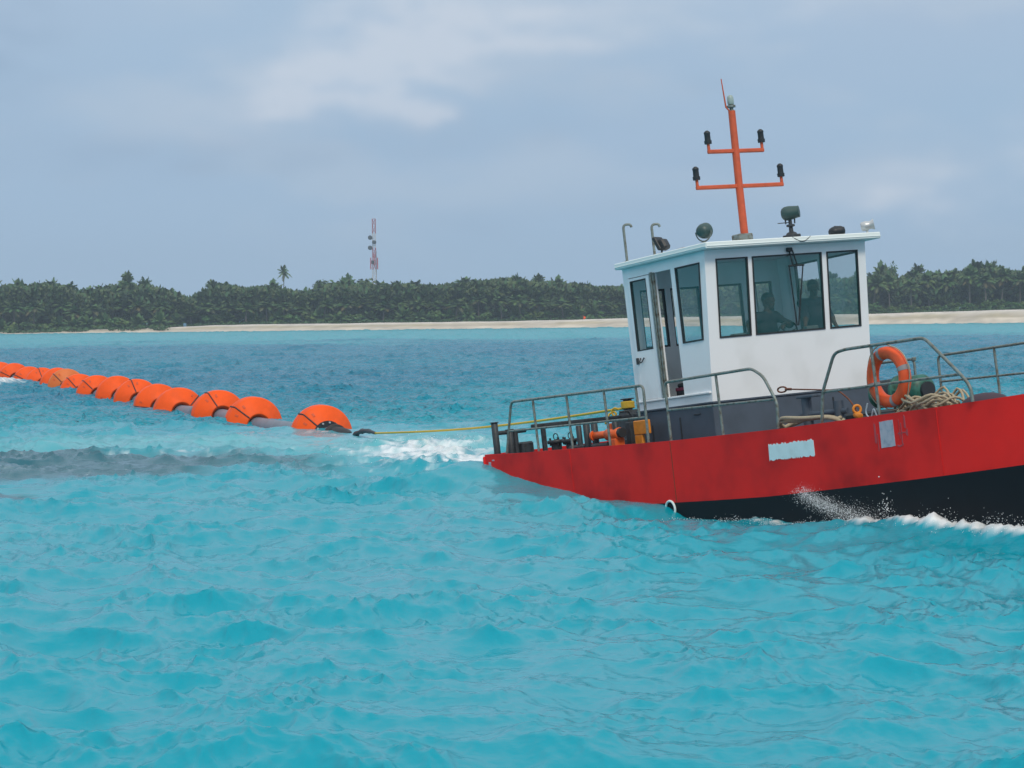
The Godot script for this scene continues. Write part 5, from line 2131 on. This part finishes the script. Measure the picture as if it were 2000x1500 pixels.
func head(bones: Array, c: Vector3, fwd: Vector3, up: Vector3, skin: Color) -> void:
	fwd = fwd.normalized()
	var side := fwd.cross(up).normalized()
	up = side.cross(fwd).normalized()
	bones.append([c + up * 0.035 - fwd * 0.028, c + up * 0.035 + fwd * 0.02, 0.088, 0.080, skin])
	bones.append([c + up * 0.02 + fwd * 0.03, c - up * 0.06 + fwd * 0.042, 0.066, 0.046, skin])
	bones.append([c - up * 0.085 + fwd * 0.058, c - up * 0.088 + fwd * 0.05, 0.028, 0.03, skin])
	bones.append([c + up * 0.012 + fwd * 0.094, c - up * 0.026 + fwd * 0.112, 0.010, 0.016, skin])
	for sg in [-1.0, 1.0]:
		bones.append([c + side * sg * 0.083 + up * 0.018 - fwd * 0.005, c + side * sg * 0.087 - up * 0.03, 0.014, 0.010, skin])
		bones.append([c + side * sg * 0.036 + up * 0.026 + fwd * 0.085, c + side * sg * 0.020 + up * 0.026 + fwd * 0.092, 0.012, 0.012, skin])
		bones.append([c + side * sg * 0.018 - up * 0.052 + fwd * 0.086, c - up * 0.052 + fwd * 0.094, 0.009, 0.010, skin])


func hair_of(c: Vector3, fwd: Vector3, up: Vector3) -> Shape:
	fwd = fwd.normalized()
	var side := fwd.cross(up).normalized()
	up = side.cross(fwd).normalized()
	var h := Shape.new()
	h.colored = true
	var black := Color(1, 1, 1)
	var b := [[c + up * 0.065 - fwd * 0.035, c + up * 0.075 + fwd * 0.018, 0.083, 0.072, black], [c - fwd * 0.062 + up * 0.04, c - fwd * 0.06 - up * 0.03, 0.064, 0.05, black]]
	for sg in [-1.0, 1.0]:
		b.append([c + side * sg * 0.055 + up * 0.06 - fwd * 0.02, c + side * sg * 0.062 + up * 0.01 - fwd * 0.03, 0.036, 0.022, black])
	flesh(h, b, 0.009, 0.03)
	return h


func person(label: String, hip: Vector3, chest: Vector3, neck: Vector3, skull: Vector3, gaze: Vector3, arms: Array, legs: Array, shirt: Color, trousers: Color, skin: Color) -> void:
	var s := Shape.new()
	s.colored = true
	var fwd := Vector3(gaze.x, 0, gaze.z).normalized()
	var side := fwd.cross(Vector3.UP).normalized()
	var b := []
	var sh := [neck - Vector3(0, 0.055, 0) - side * 0.185, neck - Vector3(0, 0.055, 0) + side * 0.185]
	var hp := [hip - side * 0.09, hip + side * 0.09]
	b.append([hp[0], hp[1], 0.125, 0.125, trousers])
	b.append([hip + Vector3(0, 0.05, 0) - side * 0.05, chest - side * 0.07, 0.125, 0.135, shirt])
	b.append([hip + Vector3(0, 0.05, 0) + side * 0.05, chest + side * 0.07, 0.125, 0.135, shirt])
	b.append([chest - side * 0.06, neck - Vector3(0, 0.10, 0) - side * 0.08, 0.135, 0.095, shirt])
	b.append([chest + side * 0.06, neck - Vector3(0, 0.10, 0) + side * 0.08, 0.135, 0.095, shirt])
	b.append([sh[0], sh[1], 0.072, 0.072, shirt])
	b.append([neck - Vector3(0, 0.05, 0), skull - Vector3(0, 0.05, 0) - fwd * 0.015, 0.06, 0.055, skin])
	for k in 2:
		var a: Array = arms[k]
		b.append([sh[k], a[0], 0.062, 0.047, shirt])
		b.append([a[0], a[0].lerp(a[1], 0.25), 0.046, 0.042, shirt])
		b.append([a[0].lerp(a[1], 0.25), a[1], 0.040, 0.027, skin])
		var l: Array = legs[k]
		b.append([hp[k], l[0], 0.095, 0.065, trousers])
		b.append([l[0], l[1], 0.064, 0.044, trousers])
		b.append([l[1] - Vector3(0, 0.035, 0), l[1] + fwd * 0.16 - Vector3(0, 0.05, 0), 0.045, 0.036, Color(0.01, 0.01, 0.01)])
	flesh(s, b, 0.014, 0.05)
	var fineb := []
	head(fineb, skull, gaze, Vector3.UP, skin)
	flesh(s, fineb, 0.006, 0.022)
	for k in 2:
		var a: Array = arms[k]
		fineb = []
		hand(fineb, a[1], a[1] - a[0], Vector3.DOWN, (-side if k == 1 else side) * 1.0, skin)
		flesh(s, fineb, 0.004, 0.008)
	var o := thing("person", label, "person", boat_frame * Transform3D(Basis(), Vector3(hip.x, 0.0, hip.z)))
	var shift := -Vector3(hip.x, 0.0, hip.z)
	part("body", s, M.body, o, shift)
	part("hair", hair_of(skull, gaze, Vector3.UP), M.hair, o, shift)


func people() -> void:
	var skin := Color(0.060, 0.030, 0.018)
	var floor_y := 0.06
	person("person in dark clothes sitting at the helm with one arm stretched out",
		Vector3(-0.74, 0.75, -1.60), Vector3(-0.66, 1.02, -1.60), Vector3(-0.60, 1.27, -1.60), Vector3(-0.56, 1.43, -1.64), Vector3(1, -0.12, -0.15),
		[[Vector3(-0.50, 1.06, -1.95), Vector3(-0.46, 1.06, -1.86)], [Vector3(-0.50, 1.13, -1.20), Vector3(-0.30, 0.98, -1.02)]],
		[[Vector3(-0.34, 0.66, -1.74), Vector3(-0.46, floor_y + 0.06, -1.74)], [Vector3(-0.36, 0.66, -1.45), Vector3(-0.50, floor_y + 0.06, -1.45)]],
		Color(0.006, 0.007, 0.012), Color(0.008, 0.009, 0.012), skin)
	person("person in dark blue standing behind the right edge of the wide front window",
		Vector3(-0.70, 0.92, -2.56), Vector3(-0.66, 1.18, -2.56), Vector3(-0.63, 1.43, -2.55), Vector3(-0.60, 1.585, -2.56), Vector3(1, -0.15, 0.35),
		[[Vector3(-0.62, 1.16, -2.84), Vector3(-0.44, 0.96, -2.80)], [Vector3(-0.50, 1.17, -2.27), Vector3(-0.30, 0.98, -2.08)]],
		[[Vector3(-0.66, 0.50, -2.66), Vector3(-0.74, floor_y + 0.06, -2.66)], [Vector3(-0.66, 0.50, -2.45), Vector3(-0.74, floor_y + 0.06, -2.44)]],
		Color(0.008, 0.014, 0.028), Color(0.008, 0.010, 0.014), skin)


# ---------------------------------------------------------------- flying drops along the hull
func spray() -> void:
	var g := RandomNumberGenerator.new()
	g.seed = 41
	var s := Shape.new()
	var drop := func(p: Vector3, r: float) -> void:
		var q := [Vector3(0, 1.3, 0), Vector3(1, 0, 0), Vector3(0, 0, 1), Vector3(-1, 0, 0), Vector3(0, 0, -1), Vector3(0, -1, 0)]
		for k in 6:
			q[k] = p + (q[k] + Vector3(g.randfn(), g.randfn(), g.randfn()) * 0.25) * r
		for f in [[0, 1, 2], [0, 2, 3], [0, 3, 4], [0, 4, 1], [5, 2, 1], [5, 3, 2], [5, 4, 3], [5, 1, 4]]:
			var nn: Vector3 = ((q[f[0]] + q[f[1]] + q[f[2]]) / 3.0 - p).normalized()
			s.tri(q[f[0]], q[f[1]], q[f[2]], nn)
	var z := MID + 2.6
	# the burst thrown up near the middle, leaning aft and up
	for k in 12000:
		var u := pow(g.randf(), 0.5)
		if g.randf() > 0.35 + 0.65 * sin(u * 9.0 + sin(k * 0.37) * 2.0) ** 2:
			continue
		var x := lerpf(5.1, 3.55, u) + g.randfn() * 0.22 * (1.15 - u)
		var y := -1.80 + 0.46 * u * u * g.randf_range(0.75, 1.05) + absf(g.randfn()) * 0.11 * (1.0 - 0.6 * u) + 0.02
		var fine := g.randf()
		drop.call(boat_frame * Vector3(x, y, z + 0.10 + absf(g.randfn()) * 0.12), lerpf(0.0012, 0.0052, fine ** 5) * (1.2 - 0.4 * u))
	# low spatter along the side and over the bow wave
	for k in 4200:
		var x := g.randf_range(0.5, 9.5)
		var b := half_beam(x)
		var wild := 0.5 + 0.5 * sin(x * 5.3) * sin(x * 2.1 + 1.0)
		var hgt := absf(g.randfn()) * (0.035 if x < 4.2 else 0.085) * (0.5 + wild)
		var foot := -1.62 - 0.045 * x
		drop.call(boat_frame * Vector3(x, foot + hgt, MID + b + 0.14 + absf(g.randfn()) * 0.20), g.randf_range(0.0015, 0.0055))
	for k in 90:
		drop.call(boat_frame * Vector3(5.25 + g.randfn() * 0.05, -1.80 + absf(g.randfn()) * 0.17, z + 0.22 + g.randfn() * 0.05), g.randf_range(0.003, 0.008))
	# round the white churn behind the stern
	for k in 300:
		var x := -1.7 + g.randfn() * 0.7
		var d := 44.5 + g.randfn() * 2.2
		drop.call(Vector3(x, 0.10 + absf(g.randfn()) * 0.09, -d), g.randf_range(0.003, 0.008))
	var m := mat(lin(0.78, 0.83, 0.86), 0.35)
	single("spray", s, m, "white drops thrown up where the sea breaks against the black hull", "spray", Transform3D(), "", "stuff")
